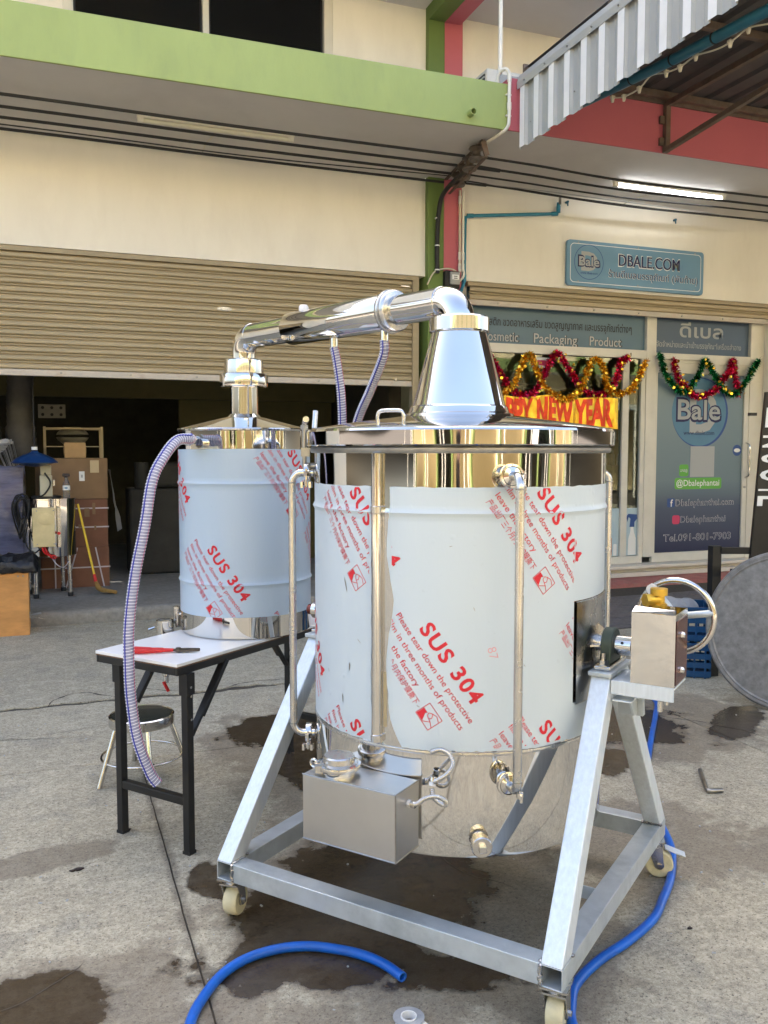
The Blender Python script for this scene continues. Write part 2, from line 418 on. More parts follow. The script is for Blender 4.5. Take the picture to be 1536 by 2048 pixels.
# concrete of the yard: pale screed with wear, damp and standing water
def concrete():
    m = bpy.data.materials.new('yard_concrete'); t = NT(m); t.pos(obj=False); P = t.pos()
    n1 = t.noise(.9, 8, .62); n2 = t.noise(16, 9, .74); n3 = t.noise(95, 5, .7); n4 = t.noise(3.2, 7, .7); n5 = t.noise(7.5, 11, .72); n6 = t.noise(210, 3, .6); n7 = t.noise(52, 6, .7)
    c = t.ramp(n1, [(.28, (.30, .262, .185)), (.5, (.46, .408, .298)), (.72, (.60, .545, .405))])
    c = t.mix(.5, c, t.ramp(n2, [(.34, (.19, .166, .118)), (.5, (.45, .40, .295)), (.66, (.70, .64, .49))]))
    c = t.mix(t.ramp(n5, [(.535, 0.0), (.565, .50)]), c, (.68, .625, .475))
    c = t.mix(t.ramp(n4, [(.54, 0.0), (.60, .60)]), c, (.28, .262, .215))
    c = t.mix(.30, c, t.ramp(n7, [(.38, (.12, .105, .075)), (.50, (.46, .41, .31)), (.62, (.82, .76, .60))]))
    c = t.mix(t.ramp(n3, [(.555, 0.0), (.61, .80)]), c, (.13, .112, .085))
    c = t.mix(t.ramp(n6, [(.545, 0.0), (.64, .55)]), c, (.74, .68, .54))
    vo = t.new('ShaderNodeTexVoronoi'); vo.inputs['Scale'].default_value = 30; t.link(P, vo.inputs['Vector'])
    c = t.mix(t.ramp(vo.outputs['Distance'], [(.07, .85), (.13, 0.0)]), c, (.075, .064, .052))
    sx = t.new('ShaderNodeSeparateXYZ'); t.link(P, sx.inputs[0])      # grime gathered along the slab joint
    jd = t.math('ADD', t.math('ABSOLUTE', t.math('SUBTRACT', sx.outputs['X'], .375)), t.math('MULTIPLY', t.math('SUBTRACT', n5, .5), .09))
    jm = t.math('MULTIPLY', t.ramp(jd, [(.004, 1.0), (.030, 0.0)]), t.ramp(t.math('MULTIPLY', sx.outputs['Y'], .1), [(.545, 1.0), (.56, 0.0)]))
    c = t.mix(t.math('MULTIPLY', jm, .6), c, (.12, .10, .075))
    wn_ = t.noise(5.5, 9, .62); wn2 = t.noise(1.7, 4, .6)
    def blobs(lst):
        cur = None
        for (cx, cy, rx, ry, a) in lst:
            mp = t.new('ShaderNodeMapping'); mp.vector_type = 'TEXTURE'
            mp.inputs['Location'].default_value = (cx, cy, 0); mp.inputs['Rotation'].default_value = (0, 0, rad(a)); mp.inputs['Scale'].default_value = (rx, ry, 1000)
            t.link(P, mp.inputs['Vector'])
            ln = t.new('ShaderNodeVectorMath', operation='LENGTH'); t.link(mp.outputs['Vector'], ln.inputs[0])
            cur = ln.outputs['Value'] if cur is None else t.math('MINIMUM', cur, ln.outputs['Value'])
        return cur
    def edge(d, amp, amp2, lo, hi):
        d = t.math('ADD', d, t.math('ADD', t.math('MULTIPLY', t.math('SUBTRACT', wn_, .5), amp), t.math('MULTIPLY', t.math('SUBTRACT', wn2, .5), amp2)))
        return t.ramp(d, [(lo, 1.0), (hi, 0.0)])
    wet = edge(blobs([(1.02, 2.80, .60, .42, 38), (.72, 2.46, .42, .17, -18), (1.06, 2.26, .25, .10, -15), (.50, 3.08, .10, .16, 0), (-.08, 2.52, .24, .19, -20),
                      (1.13, 4.72, .30, .26, 30), (1.12, 3.92, .13, .36, 10), (3.05, 4.05, .42, .34, 40), (3.6, 3.85, .40, .14, 35), (2.55, 3.62, .18, .22, 0),
                      (1.42, 4.0, .35, .7, 10)]), 1.5, .9, .86, 1.0)
    damp = edge(blobs([(1.2, 2.75, .95, .75, 38), (2.15, 2.75, .5, .4, 40), (-.05, 2.5, .42, .30, 0), (.30, 2.28, .28, .14, 10), (1.3, 4.2, .6, 1.0, 10),
                       (3.2, 4.0, .75, .6, 30), (2.7, 2.5, .3, .2, 20), (-.1, 3.45, .4, .1, 12)]), 1.5, 1.1, .80, 1.0)
    c = t.mix(t.math('MULTIPLY', damp, .55), c, (.16, .125, .088))
    c = t.mix(t.math('MULTIPLY', wet, t.math('ADD', .60, t.math('MULTIPLY', n2, .62), True)), c, (.050, .033, .019))
    c = t.mix(1.0, c, (.88, .875, .86), 'MULTIPLY')
    t.link(c, t.b.inputs['Base Color'])
    r = t.math('SUBTRACT', t.math('SUBTRACT', t.math('ADD', .72, t.math('MULTIPLY', n2, .25)), t.math('MULTIPLY', wet, .60)), t.math('MULTIPLY', damp, .12), True)
    t.link(r, t.b.inputs['Roughness'])
    h = t.math('MULTIPLY', t.math('ADD', n3, t.math('MULTIPLY', n2, 1.6)), t.math('SUBTRACT', 1.0, t.math('MULTIPLY', wet, .75)))
    t.bump(h, .5, .008)
    MATS['yard_concrete'] = m
    m2 = bpy.data.materials.new('step_concrete'); t = NT(m2); t.pos(obj=False)
    a, b = t.noise(2.2, 8, .65), t.noise(22, 6, .7)
    c = t.mix(.5, t.ramp(a, [(.3, (.15, .14, .12)), (.7, (.33, .31, .27))]), t.ramp(b, [(.3, (.14, .13, .11)), (.7, (.36, .34, .30))]))
    t.link(c, t.b.inputs['Base Color']); t.b.inputs['Roughness'].default_value = .85; t.bump(b, .5, .01); MATS['step_concrete'] = m2
concrete()

# ------------------------------------------------------------------ the ground: base sheet and concrete slabs with open joints
g = MB().add([(-90, -60, -.007), (90, -60, -.007), (90, 90, -.007), (-90, 90, -.007)], [(0, 1, 2, 3)]).build('ground', 'crack_dirt'); struct(g)
XJ = [-14.6, -11.6, -8.6, -5.6, -2.62, .375, 3.40, 6.42, 9.45, 12.5, 15.5]
YJ = [-9.6, -6.4, -3.2, -.4, 1.62, 4.46, 5.60, 8.215]
def yj(j, x):
    if j == 6: return YJ[j] + .050 * noise.noise((x * 1.9, 3.1, 0)) + .030 * noise.noise((x * 7.3, 1.7, 0)) + .012 * noise.noise((x * 24, .7, 0))
    if j in (0, 7): return YJ[j]
    return YJ[j] + .004 * noise.noise((x * 6, j * 3.7, 0))
def xj(i, y): return XJ[i] + .0008 * noise.noise((i * 5.1, y * 38, 0)) + .0025 * noise.noise((i * 5.1, y * 7, 0)) + .006 * noise.noise((i * 2.1, y * 1.1, 0))
def yg(j, x): return .003 if j != 6 else .022 + .055 * max(0, noise.noise((x * 2.3, 9.2, 0)) + .10) + .014 * noise.noise((x * 17, 4.2, 0))
for i in range(len(XJ) - 1):
    for j in range(len(YJ) - 1):
        wide = j == len(YJ) - 2
        if wide and i % 2: continue
        near = -3 < XJ[i] < 7 and YJ[j] > 1
        n = (150 if wide else 60) if near else 6; gx = .0032
        ring = []
        i2 = i + 2 if wide else i + 1; xs0, xs1 = XJ[i], XJ[i2]
        for k in range(n): x = xs0 + gx + (xs1 - xs0 - 2 * gx) * k / n; ring.append((x, yj(j, x) + (yg(j, x) if j > 0 else 0)))
        for k in range(n): y = YJ[j] + (YJ[j + 1] - YJ[j]) * k / n; ring.append((xj(i2, y) - gx, max(y, ring[n - 1][1]) if k == 0 else y))
        for k in range(n): x = xs1 - gx - (xs1 - xs0 - 2 * gx) * k / n; ring.append((x, yj(j + 1, x) - (yg(j + 1, x) if j < len(YJ) - 2 else 0)))
        for k in range(n):
            y = YJ[j + 1] - (YJ[j + 1] - YJ[j]) * k / n
            ring.append((xj(i, y) + gx, y if k else ring[-1][1]))
        # drop near-duplicate corner points
        rr = [ring[0]]
        for p in ring[1:]:
            if abs(p[0] - rr[-1][0]) + abs(p[1] - rr[-1][1]) > .003: rr.append(p)
        MB().prism(rr, -.055, 0.0).build('concrete_slab', 'yard_concrete', g, recalc=False)
def crack(pts, w, seed, z=.0012):
    P = spline(pts, 10); L = []; Rr = []
    for i, p in enumerate(P):
        a = Vector(P[max(i - 1, 0)]); b = Vector(P[min(i + 1, len(P) - 1)]); t = (b - a).normalized(); nrm = Vector((-t.y, t.x, 0))
        q = Vector(p) + nrm * .022 * noise.noise((p[0] * 9 + seed, p[1] * 9, seed))
        ww = w * (.25 + abs(noise.noise((p[0] * 21, p[1] * 21, seed))) * 1.7) * min(1, (i + 1) / 6, (len(P) - i) / 6)
        L.append(tuple(q + nrm * ww + Vector((0, 0, z)))); Rr.append(tuple(q - nrm * ww + Vector((0, 0, z))))
    return MB().grid([L, Rr]).build('crack', 'crack_dirt', g)
crack([(-.5, 2.42, 0), (-.175, 2.535, 0), (.009, 2.65, 0), (.06, 2.70, 0)], .0028, 1.3)
crack([(.86, 5.60, 0), (.62, 5.72, 0), (.45, 5.86, 0), (.30, 5.95, 0)], .009, 4.1)
crack([(.34, 5.64, 0), (.20, 5.80, 0), (.08, 5.83, 0), (-.02, 5.72, 0), (-.06, 5.58, 0)], .008, 5.3)
crack([(1.0, 5.62, 0), (1.2, 5.72, 0), (1.5, 5.70, 0), (1.7, 5.60, 0)], .008, 7.7)
crack([(3.05, 4.62, 0), (3.22, 4.40, 0), (3.30, 4.12, 0), (3.52, 3.82, 0), (3.60, 3.55, 0)], .005, 6.1)
crack([(1.32, 3.62, 0), (1.40, 3.2, 0), (1.36, 2.9, 0), (1.5, 2.62, 0)], .003, 8.7)
crack([(2.35, 4.90, 0), (2.9, 4.86, 0), (3.5, 4.96, 0), (4.2, 4.85, 0)], .004, 2.7)
crack([(-.62, 5.1, 0), (-.2, 5.02, 0), (.2, 5.08, 0), (.5, 5.2, 0)], .002, 3.9)
# small litter lying on the yard: chips, leaf scraps and grit
lt = MB(); rgl = random.Random(21)
for k in range(170):
    x, y = rgl.uniform(-.6, 3.9), rgl.uniform(1.9, 5.4); s_ = rgl.uniform(.002, .006); a = rgl.uniform(0, PI)
    if math.hypot(x - .6, y - 2.4) < .1: continue
    lt.box((x, y, s_ * .35), (s_ * rgl.uniform(1, 2.6), s_, s_ * .7), a)
lt = lt.build('grit', 'print_grey'); lt['kind'] = 'stuff'; lt['label'] = 'pale chips and grit scattered over the concrete yard'; lt['category'] = 'grit'
lt = MB()
for (x, y, s_) in ((.052, 3.33, .016), (.03, 3.325, .010), (.42, 4.35, .012), (1.9, 2.2, .008), (.24, 3.62, .018), (2.9, 2.75, .007), (2.42, 2.05, .006)):
    lt.prism([(x + s_ * (1 + .4 * math.sin(a * 3 + x * 9)) * math.cos(a), y + s_ * .7 * math.sin(a)) for a in [2 * PI * i / 9 for i in range(9)]], .001, .005)
lt = lt.build('leaf_scraps', 'cap_dark'); lt['kind'] = 'stuff'; lt['label'] = 'dark leaf scraps lying on the concrete yard'; lt['category'] = 'leaf scraps'

# ------------------------------------------------------------------ garage floor and walkway
WY = 8.60
rows = []
rng = random.Random(3)
xs = [-8 + 12 * k / 150 for k in range(151)]
def lip(x): return .012 * noise.noise((x * 5, 2, 0)) + .008 * noise.noise((x * 17, 1, 0))
prof = [(8.23, -.03), (8.222, .02), (8.226, .075), (8.236, .108), (8.262, .122), (8.33, .125), (9.2, .125), (16.0, .125)]
for (y, z) in prof:
    k = 1 if z > .01 and y < 8.5 else 0
    rows.append([(x, y + lip(x) * k * (1.4 if z < .1 else .8), z + lip(x + 40) * (.5 if k and z > .05 else 0)) for x in xs if x <= 3.9])
struct(MB().grid(rows).build('garage_floor', 'step_concrete', smooth=60))

walk = MB().span((4.15, 6.30, -.05), (12.5, 8.2, .002)).build('walkway', 'crack_dirt'); struct(walk)
pm = MB().box((0, 0, 0), (.192, .092, .05)).build('paver', 'paver', walk, bev=.004)
first = True
for r_ in range(20):
    for c_ in range(22):
        x = 4.27 + c_ * .2 + (r_ % 2) * .1; y = 6.36 + r_ * .1
        if x > 8.4 or y > 8.16 or (r_ < 0): continue
        if len([1 for _ in walk.children]) >= 298: break
        if (x - 4.2) * .9 > (8.9 - 6.3) + 1.2: continue
        loc = (x, y, -.014 + random.uniform(-.003, .003))
        if first: pm.location = loc; first = False
        else: piece(None, pm, 'paver', loc, walk, random.uniform(-.012, .012))
struct(MB().span((8.4, 6.3, -.04), (12.5, 8.2, .008)).build('walkway', 'paver'))
k_ = MB(); xs2 = [4.16 + .09 * k for k in range(90)]
k_.grid([[(x, 8.20 + .006 * noise.noise((x * 9, 0, 0)), -.05) for x in xs2], [(x, 8.20 + .012 * noise.noise((x * 7, 4, 0)), .045 + .006 * noise.noise((x * 11, 1, 0))) for x in xs2],
         [(x, 8.24, .06) for x in xs2], [(x, 8.62, .06) for x in xs2]])
struct(k_.build('kerb', 'kerb_red', smooth=50))

# ------------------------------------------------------------------ left shophouse (green trim)
LH = thing('shophouse', 'cream shophouse with green concrete canopy beam and half open beige roller shutter', 'shophouse', (0, WY, 0))
Z = 0.0
def L_(a, b): return ((a[0], a[1] - WY, a[2]), (b[0], b[1] - WY, b[2]))
def part(parent, name, m, *spans, bev=0.0, org=None):
    mb = MB(); oy = WY if org is None else org
    for a, b in spans: mb.span((a[0], a[1] - oy, a[2]), (b[0], b[1] - oy, b[2]))
    return mb.build(name, m, parent, bev=bev)
XL, XR = -9.0, 14.0
part(LH, 'wall', 'cream_wall', ((XL, 8.60, 3.40), (3.73, 8.78, 4.46)), ((XL, 8.60, 4.46), (3.73, 8.78, 5.10)), ((XL, 8.60, 5.10), (.18, 8.78, 6.6)), ((2.72, 8.60, 5.10), (3.73, 8.78, 6.6)), ((XL, 8.60, 6.6), (3.73, 8.78, 10.6)),
     ((XL, 8.62, .125), (-4.6, 8.78, 3.40)))
part(LH, 'roof', 'soffit_paint', ((XL, 8.78, 10.3), (3.91, 20, 10.6)))
part(LH, 'canopy_slab', 'soffit_paint', ((XL, 7.076, 4.41), (3.86, 8.60, 4.56)), bev=.006)
part(LH, 'canopy_beam', 'green_paint', ((XL, 7.05, 4.404), (3.86, 7.075, 4.80)), ((XL, 7.075, 4.57), (3.86, 7.20, 4.80)), bev=.003)
part(LH, 'upper_canopy', 'soffit_paint', ((XL, 7.05, 6.12), (3.72, 8.60, 6.4)))
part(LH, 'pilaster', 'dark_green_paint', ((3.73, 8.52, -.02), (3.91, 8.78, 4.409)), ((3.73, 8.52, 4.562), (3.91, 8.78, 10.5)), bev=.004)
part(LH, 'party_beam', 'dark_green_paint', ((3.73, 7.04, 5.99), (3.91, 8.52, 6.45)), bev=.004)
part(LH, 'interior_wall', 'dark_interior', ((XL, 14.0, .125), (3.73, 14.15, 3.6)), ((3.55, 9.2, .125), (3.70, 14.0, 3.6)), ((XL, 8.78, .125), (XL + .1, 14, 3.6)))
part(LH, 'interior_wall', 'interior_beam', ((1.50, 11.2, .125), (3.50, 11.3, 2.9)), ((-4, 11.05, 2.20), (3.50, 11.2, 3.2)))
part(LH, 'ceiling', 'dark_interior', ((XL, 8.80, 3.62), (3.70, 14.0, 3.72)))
win = MB()
for a, b in (((.18, 8.60, 5.10), (.27, 8.70, 6.6)), ((2.63, 8.60, 5.10), (2.72, 8.70, 6.6)), ((1.43, 8.61, 5.10), (1.49, 8.70, 6.6)), ((.27, 8.605, 5.10), (2.63, 8.70, 5.16)), ((.27, 8.605, 6.5), (2.63, 8.70, 6.6))):
    win.span((a[0], a[1] - WY, a[2]), (b[0], b[1] - WY, b[2]))
wf = win.build('window', 'white_frame', LH, bev=.004)
for x0, x1 in ((.27, 1.43), (1.49, 2.63)):
    part(wf, 'pane', 'glass_dark', ((x0 + .001, 8.66, 5.161), (x1 - .001, 8.668, 6.499)))
    part(wf, 'inner_stile', 'black_paint', ((x0 + .002, 8.655, 5.162), (x0 + .02, 8.69, 6.498)))
    part(wf, 'inner_stile', 'black_paint', ((x1 - .02, 8.655, 5.162), (x1 - .002, 8.69, 6.498)))
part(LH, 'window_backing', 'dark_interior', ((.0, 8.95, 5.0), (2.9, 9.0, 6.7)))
# drain stub through the beam
mb = MB(); mb.lathe([(.030, 0), (.030, .075), (.024, .075), (.024, 0)], 20, (3.48, 7.05 - WY, 4.492), Matrix.Rotation(rad(90), 3, 'X'))
mb.build('drain_stub', 'green_paint', LH, smooth=40)

def shutter(parent, x0, x1, zbot, ztop, y, pitch, handles=(), guide=True):
    o = WY
    mb = MB(); mb.span((x0, y - o - .012, zbot), (x1, y - o + .02, zbot + .055)); mb.span((x0, y - o - .03, zbot - .004), (x1, y - o + .02, zbot + .006))
    sh = mb.build('roller_shutter', 'shutter_bar', parent, bev=.003)
    n = int((ztop - zbot - .055) / pitch) + 2
    pr = []
    P = [(.012, .0), (.006, .003), (-.010, .009), (-.014, .016), (-.014, pitch - .040), (-.008, pitch - .030), (.012, pitch - .025), (.012, pitch - .0205), (-.006, pitch - .016), (-.006, pitch - .010), (.012, pitch - .005), (.012, pitch)]
    sl = MB(); L = x1 - x0
    sl.grid([[(0, a, b), (L, a, b)] for a, b in P])
    base = sl.build('slat', 'shutter_paint', sh, smooth=25)
    base.location = (x0, y - o, zbot + .055)
    for k in range(1, n):
        piece(None, base, 'slat', (x0, y - o + random.uniform(-.0025, .0025), zbot + .055 + k * pitch + random.uniform(-.001, .001)), sh, random.uniform(-.0006, .0006))
    for (hx, hz) in handles:
        h = MB(); h.lathe([(.0, .0), (.030, 0), (.034, .004), (.034, .008), (.0, .008)], 24, (0, 0, 0), Matrix.Rotation(rad(90), 3, 'X'))
        h2 = MB().add([((a - hx) * 2.0 + hx if False else a * 2.2 + hx, b + y - o - .008, c * .62 + hz) for a, b, c in h.v], h.f)
        h2.build('pull_plate', 'steel_dull', sh, smooth=50)
        MB().tube(arc((hx, y - o - .022, hz - .004), .042, 0, -PI, 10, lambda u, v: (u, 0, v * .25)), .004, 8).build('pull_handle', 'steel_satin', sh, smooth=50)
    for bx in [x0 + .35 + .62 * k for k in range(int(L / .62))]:
        MB().cyl((bx, y - o - .024, zbot + .028), (bx, y - o - .010, zbot + .028), .011, 12).build('bolt', 'steel_dull', sh, smooth=40)
    if guide:
        part(parent, 'shutter_guide', 'shutter_guide', ((x1, y - .04, .125), (x1 + .07, y + .06, ztop)))
        part(parent, 'shutter_guide', 'shutter_guide', ((x0 - .07, y - .04, .125), (x0, y + .06, ztop)))
    return sh
shutter(LH, -4.6, 3.60, 2.245, 3.40, 8.66, .0768, handles=((1.61, 2.945), (2.33, 2.935)))
part(LH, 'shutter_hood', 'shutter_guide', ((-4.6, 8.615, 3.355), (3.60, 8.70, 3.397)))
MB().cyl((3.41, 8.66 - WY - .03, 2.31), (3.41, 8.66 - WY, 2.31), .016, 14).build('lock', 'steel_dull', LH, smooth=40)

# ------------------------------------------------------------------ right shophouse (pink trim, glazed shop)
RH = thing('shophouse', 'cream shophouse with pink canopy beam and glazed shop front under the blue sign', 'shophouse', (3.91, WY, 0))
def rpart(name, m, *spans, bev=0.0, parent=None):
    mb = MB()
    for a, b in spans: mb.span((a[0] - 3.91, a[1] - WY, a[2]), (b[0] - 3.91, b[1] - WY, b[2]))
    return mb.build(name, m, parent or RH, bev=bev)
rpart('wall', 'cream_wall', ((4.12, 8.60, 3.39), (XR, 8.78, 4.46)), ((4.12, 8.60, 4.46), (XR, 8.78, 10.6)), ((8.45, 8.60, 0), (XR, 8.78, 3.39)))
rpart('roof', 'soffit_paint', ((3.912, 8.78, 10.3), (XR, 20, 10.6)))
rpart('canopy_slab', 'soffit_paint', ((3.863, 7.076, 4.412), (XR, 8.60, 4.56)), bev=.006)
rpart('canopy_beam', 'pink_paint', ((3.863, 7.052, 4.406), (XR, 7.075, 4.86)), ((3.863, 7.075, 4.57), (XR, 7.20, 4.86)), bev=.003)
rpart('upper_canopy', 'soffit_paint', ((4.10, 7.05, 6.10), (XR, 8.60, 6.4)))
rpart('pilaster', 'pink_paint', ((3.912, 8.525, -.02), (4.12, 8.78, 4.409)), ((3.912, 8.525, 4.562), (4.12, 8.78, 10.5)), bev=.004)
rpart('party_beam', 'pink_paint', ((3.912, 7.045, 5.99), (4.09, 8.525, 6.45)), bev=.004)
sx = shutter(RH, 4.27 - 3.91, 8.45 - 3.91, 3.145, 3.39, 8.64, .083, guide=False)
rpart('shutter_hood', 'shutter_guide', ((4.24, 8.615, 3.345), (8.45, 8.68, 3.387)))
FY = 8.70
fr = rpart('shop_front', 'white_frame', ((4.12, FY, .06), (4.27, FY + .08, 3.39)), ((6.66, FY, .27), (6.80, FY + .08, 3.39)), ((8.24, FY, .06), (8.45, FY + .08, 3.39)),
           ((4.27, FY, 2.655), (6.66, FY + .08, 2.755)), ((6.80, FY + .002, 2.62), (8.24, FY + .08, 2.735)), ((6.80, FY - .03, 2.66), (7.62, FY + .002, 2.705)), bev=.004)
rpart('window_rail', 'white_frame', ((4.27, FY + .01, .20), (6.66, FY + .07, .29)), ((6.60, FY + .012, .29), (6.66, FY + .07, 2.655)), ((6.34, FY + .014, .29), (6.43, FY + .07, 2.655)), ((4.27, FY + .012, .29), (4.33, FY + .07, 2.655)), parent=fr, bev=.003)
door = rpart('door', 'white_frame', ((6.80, FY + .008, .20), (8.24, FY + .06, .31)), ((6.80, FY + .01, .31), (6.84, FY + .06, 2.62)), ((8.17, FY + .01, .31), (8.24, FY + .06, 2.62)), ((6.84, FY + .01, 2.50), (8.17, FY + .06, 2.62)), parent=fr, bev=.003)
mb = MB(); mb.tube(spline([(8.215 - 3.91, FY - WY + .01, 1.66), (8.215 - 3.91, FY - WY - .05, 1.62), (8.215 - 3.91, FY - WY - .055, 1.44), (8.215 - 3.91, FY - WY - .05, 1.26), (8.215 - 3.91, FY - WY + .01, 1.22)], 6), .011, 10)
mb.build('door_handle', 'steel_polished', RH, smooth=50)
mb = MB(); mb.cyl((8.205 - 3.91, FY - WY + .012, 1.10), (8.205 - 3.91, FY - WY - .004, 1.10), .016, 14); mb.build('lock', 'steel_dull', RH, smooth=40)
for x0, x1, z0, z1, y in ((4.33, 6.34, .29, 2.655, .045), (6.43, 6.60, .29, 2.655, .045)):
    rpart('pane', 'glass_shop', ((x0, FY + y, z0), (x1, FY + y + .006, z1)), parent=fr)
rpart('transom_pane', 'poster_teal', ((4.272, FY + .045, 2.757), (6.658, FY + .05, 3.388)), parent=fr)
rpart('transom_pane', 'poster_blue', ((6.802, FY + .045, 2.737), (8.238, FY + .05, 3.388)), parent=fr)
rpart('sill', 'sill_paint', ((4.12, 8.54, .062), (8.45, FY + .10, .115)), ((4.12, 8.60, .115), (8.45, FY + .10, .198)), bev=.006)
rpart('sill', 'white_frame', ((4.12, 8.52, .160), (8.45, 8.598, .199)), bev=.004)
# shop room
rpart('interior_wall', 'interior_green', ((4.12, 11.6, 0), (8.45, 11.7, 3.5)), ((8.40, 8.80, 0), (8.45, 11.6, 3.5)), ((4.12, 8.80, 0), (4.17, 11.6, 3.5)))
rpart('interior_floor', 'soffit_paint', ((4.17, 8.80, .05), (8.40, 11.6, .11)))
rpart('ceiling', 'sill_paint', ((4.17, 8.80, 3.45), (8.40, 11.6, 3.5)))
# lettering on the transoms and the door poster
def on_y(y, ox=3.91):
    return lambda a, b: (a - ox, y - WY, b)
def flat_text(name, s, x, z, h, y, m, bold=0.0, width=None, align='LEFT', parent=None, space=1.0, shear=0.0):
    return MB().flat(shift(text(s, h, bold, align, width, space, shear), x, z), on_y(y)).build(name, m, parent or RH, recalc=False)
TY = FY + .044
for (s, x, z, h, w) in (('Cosmetic', 4.47, 2.785, .105, .47), ('Packaging', 5.14, 2.785, .105, .575), ('Product', 5.885, 2.785, .105, .44)):
    flat_text('lettering', s, x - .006, z, h, TY - .0005, 'print_black', .028, w + .02)
    flat_text('lettering', s, x, z, h, TY - .0020, 'print_grey', .010, w)
flat_text('lettering', 'ขวดพลาสติก ขวดอาหารเสริม ขวดสูญญากาศ และบรรจุภัณฑ์ต่างๆ', 4.29, 2.955, .082, TY - .002, 'print_black', .008, 2.18)
flat_text('lettering', 'ดีเบล', 7.17, 2.945, .155, TY - .002, 'print_grey', .015, .66)
flat_text('lettering', 'จัดจำหน่ายและนำเข้าบรรจุภัณฑ์เครื่องสำอาง', 6.83, 2.815, .062, TY - .002, 'print_grey', .004, 1.29)
def poster_mat():
    m = bpy.data.materials.new('poster_print'); t = NT(m); tc = t.new('ShaderNodeTexCoord'); sp = t.new('ShaderNodeSeparateXYZ'); t.link(tc.outputs['Object'], sp.inputs[0])
    c = t.ramp(t.math('DIVIDE', sp.outputs['Z'], 2.6), [(.12, (.018, .024, .070)), (.33, (.045, .070, .13)), (.46, (.13, .195, .235)), (.80, (.175, .245, .285))])
    t.link(c, t.b.inputs['Base Color']); t.b.inputs['Roughness'].default_value = .3; MATS['poster_print'] = m
poster_mat()
rpart('poster', 'poster_print', ((6.842, FY + .030, .312), (8.168, FY + .036, 2.498)), parent=fr)
PY = FY + .030
def disc2(cx, cz, r, y, m, name='roundel', ry=None, seg=48):
    v = [(cx + r * math.cos(2 * PI * k / seg), cz + (ry or r) * math.sin(2 * PI * k / seg)) for k in range(seg)]
    return MB().flat((v, [tuple(range(seg))]), on_y(y)).build(name, m, RH, recalc=False)
disc2(7.50, 2.03, .43, PY - .001, 'print_fb'); disc2(7.485, 2.035, .415, PY - .002, 'print_skyblue')
flat_text('lettering', 'D', 7.34, 1.80, .50, PY - .003, 'print_grey', .03, .42)
flat_text('lettering', 'Bale', 7.13, 1.93, .27, PY - .004, 'print_navy', .045, .70)
flat_text('lettering', 'Bale', 7.155, 1.945, .24, PY - .006, 'print_grey', .012, .65)
flat_text('lettering', 'www.dbale.com', 7.25, 1.755, .052, PY - .004, 'print_navy', .004, .47)
rpart('print_panel', 'print_grey', ((7.365, PY - .002, 1.235), (7.735, PY - .001, 1.615)), parent=fr)
def rrect(x0, x1, z0, z1, r, y, m, name='print_panel', n=6):
    v = []
    for cx, cz, a in ((x1 - r, z1 - r, 0), (x0 + r, z1 - r, 90), (x0 + r, z0 + r, 180), (x1 - r, z0 + r, 270)):
        v += [(cx + r * math.cos(rad(a + 90 * k / n)), cz + r * math.sin(rad(a + 90 * k / n))) for k in range(n + 1)]
    return MB().flat((v, [tuple(range(len(v)))]), on_y(y)).build(name, m, RH, recalc=False)
rrect(7.20, 7.34, 1.245, 1.39, .03, PY - .001, 'print_green'); flat_text('lettering', 'LINE@', 7.215, 1.30, .032, PY - .003, 'print_white', .005, .11)
rrect(7.135, 7.855, 1.085, 1.225, .03, PY - .001, 'print_green'); flat_text('lettering', '@Dbalephantai', 7.16, 1.125, .075, PY - .003, 'print_white', .008, .66)
rrect(7.03, 7.14, .865, .975, .015, PY - .001, 'print_fb'); flat_text('lettering', 'f', 7.075, .875, .085, PY - .003, 'print_white', .02)
rrect(7.11, 7.225, .655, .765, .03, PY - .001, 'print_pink')
for s, x, z, h, w in (('Dbalephanthai.com', 7.165, .880, .078, .885), ('Dbalephanthai', 7.245, .672, .078, .68), ('Tel.091-801-7903', 6.99, .445, .085, 1.03)):
    flat_text('lettering', s, x - .005, z, h, PY - .001, 'print_white', .02, w + .012); flat_text('lettering', s, x, z, h, PY - .003, 'print_navy', -.004, w)
disc2(8.09, 1.565, .07, PY - .001, 'print_fb'); disc2(8.09, 1.565, .05, PY - .002, 'print_white', ry=.025)
rrect(6.05, 6.335, .295, .87, .01, FY + .040, 'poster_pale', 'poster'); rrect(6.432, 6.598, .295, .87, .01, FY + .040, 'poster_pale', 'poster')
flat_text('lettering', 'ห์', 6.10, .57, .11, FY + .038, 'print_navy', .03)
sp = [(6.47, .30), (6.585, .30), (6.585, .50), (6.555, .58), (6.545, .64), (6.505, .64), (6.50, .58), (6.475, .50)]
MB().flat((sp, [tuple(range(len(sp)))]), on_y(FY + .038)).build('bottle_print', 'print_white', RH, recalc=False)
sp = [(6.49, .64), (6.56, .64), (6.56, .70), (6.60, .74), (6.595, .79), (6.47, .80), (6.44, .77), (6.455, .70), (6.475, .76), (6.50, .74)]
MB().flat((sp, [tuple(range(len(sp)))]), on_y(FY + .0375)).build('sprayer_print', 'print_fb', RH, recalc=False)
for x0, x1, z1, m in ((6.05, 6.10, .50, 'print_fb'), (6.12, 6.16, .56, 'print_pink'), (6.18, 6.24, .52, 'print_orange'), (6.26, 6.31, .44, 'print_white')):
    rrect(x0, x1, .30, z1, .012, FY + .038, m, 'bottle_print')
rrect(5.12, 5.38, 2.50, 2.62, .01, FY + .040, 'print_white', 'notice'); rrect(5.15, 5.35, 2.53, 2.59, .01, FY + .038, 'print_pink', 'notice_print')
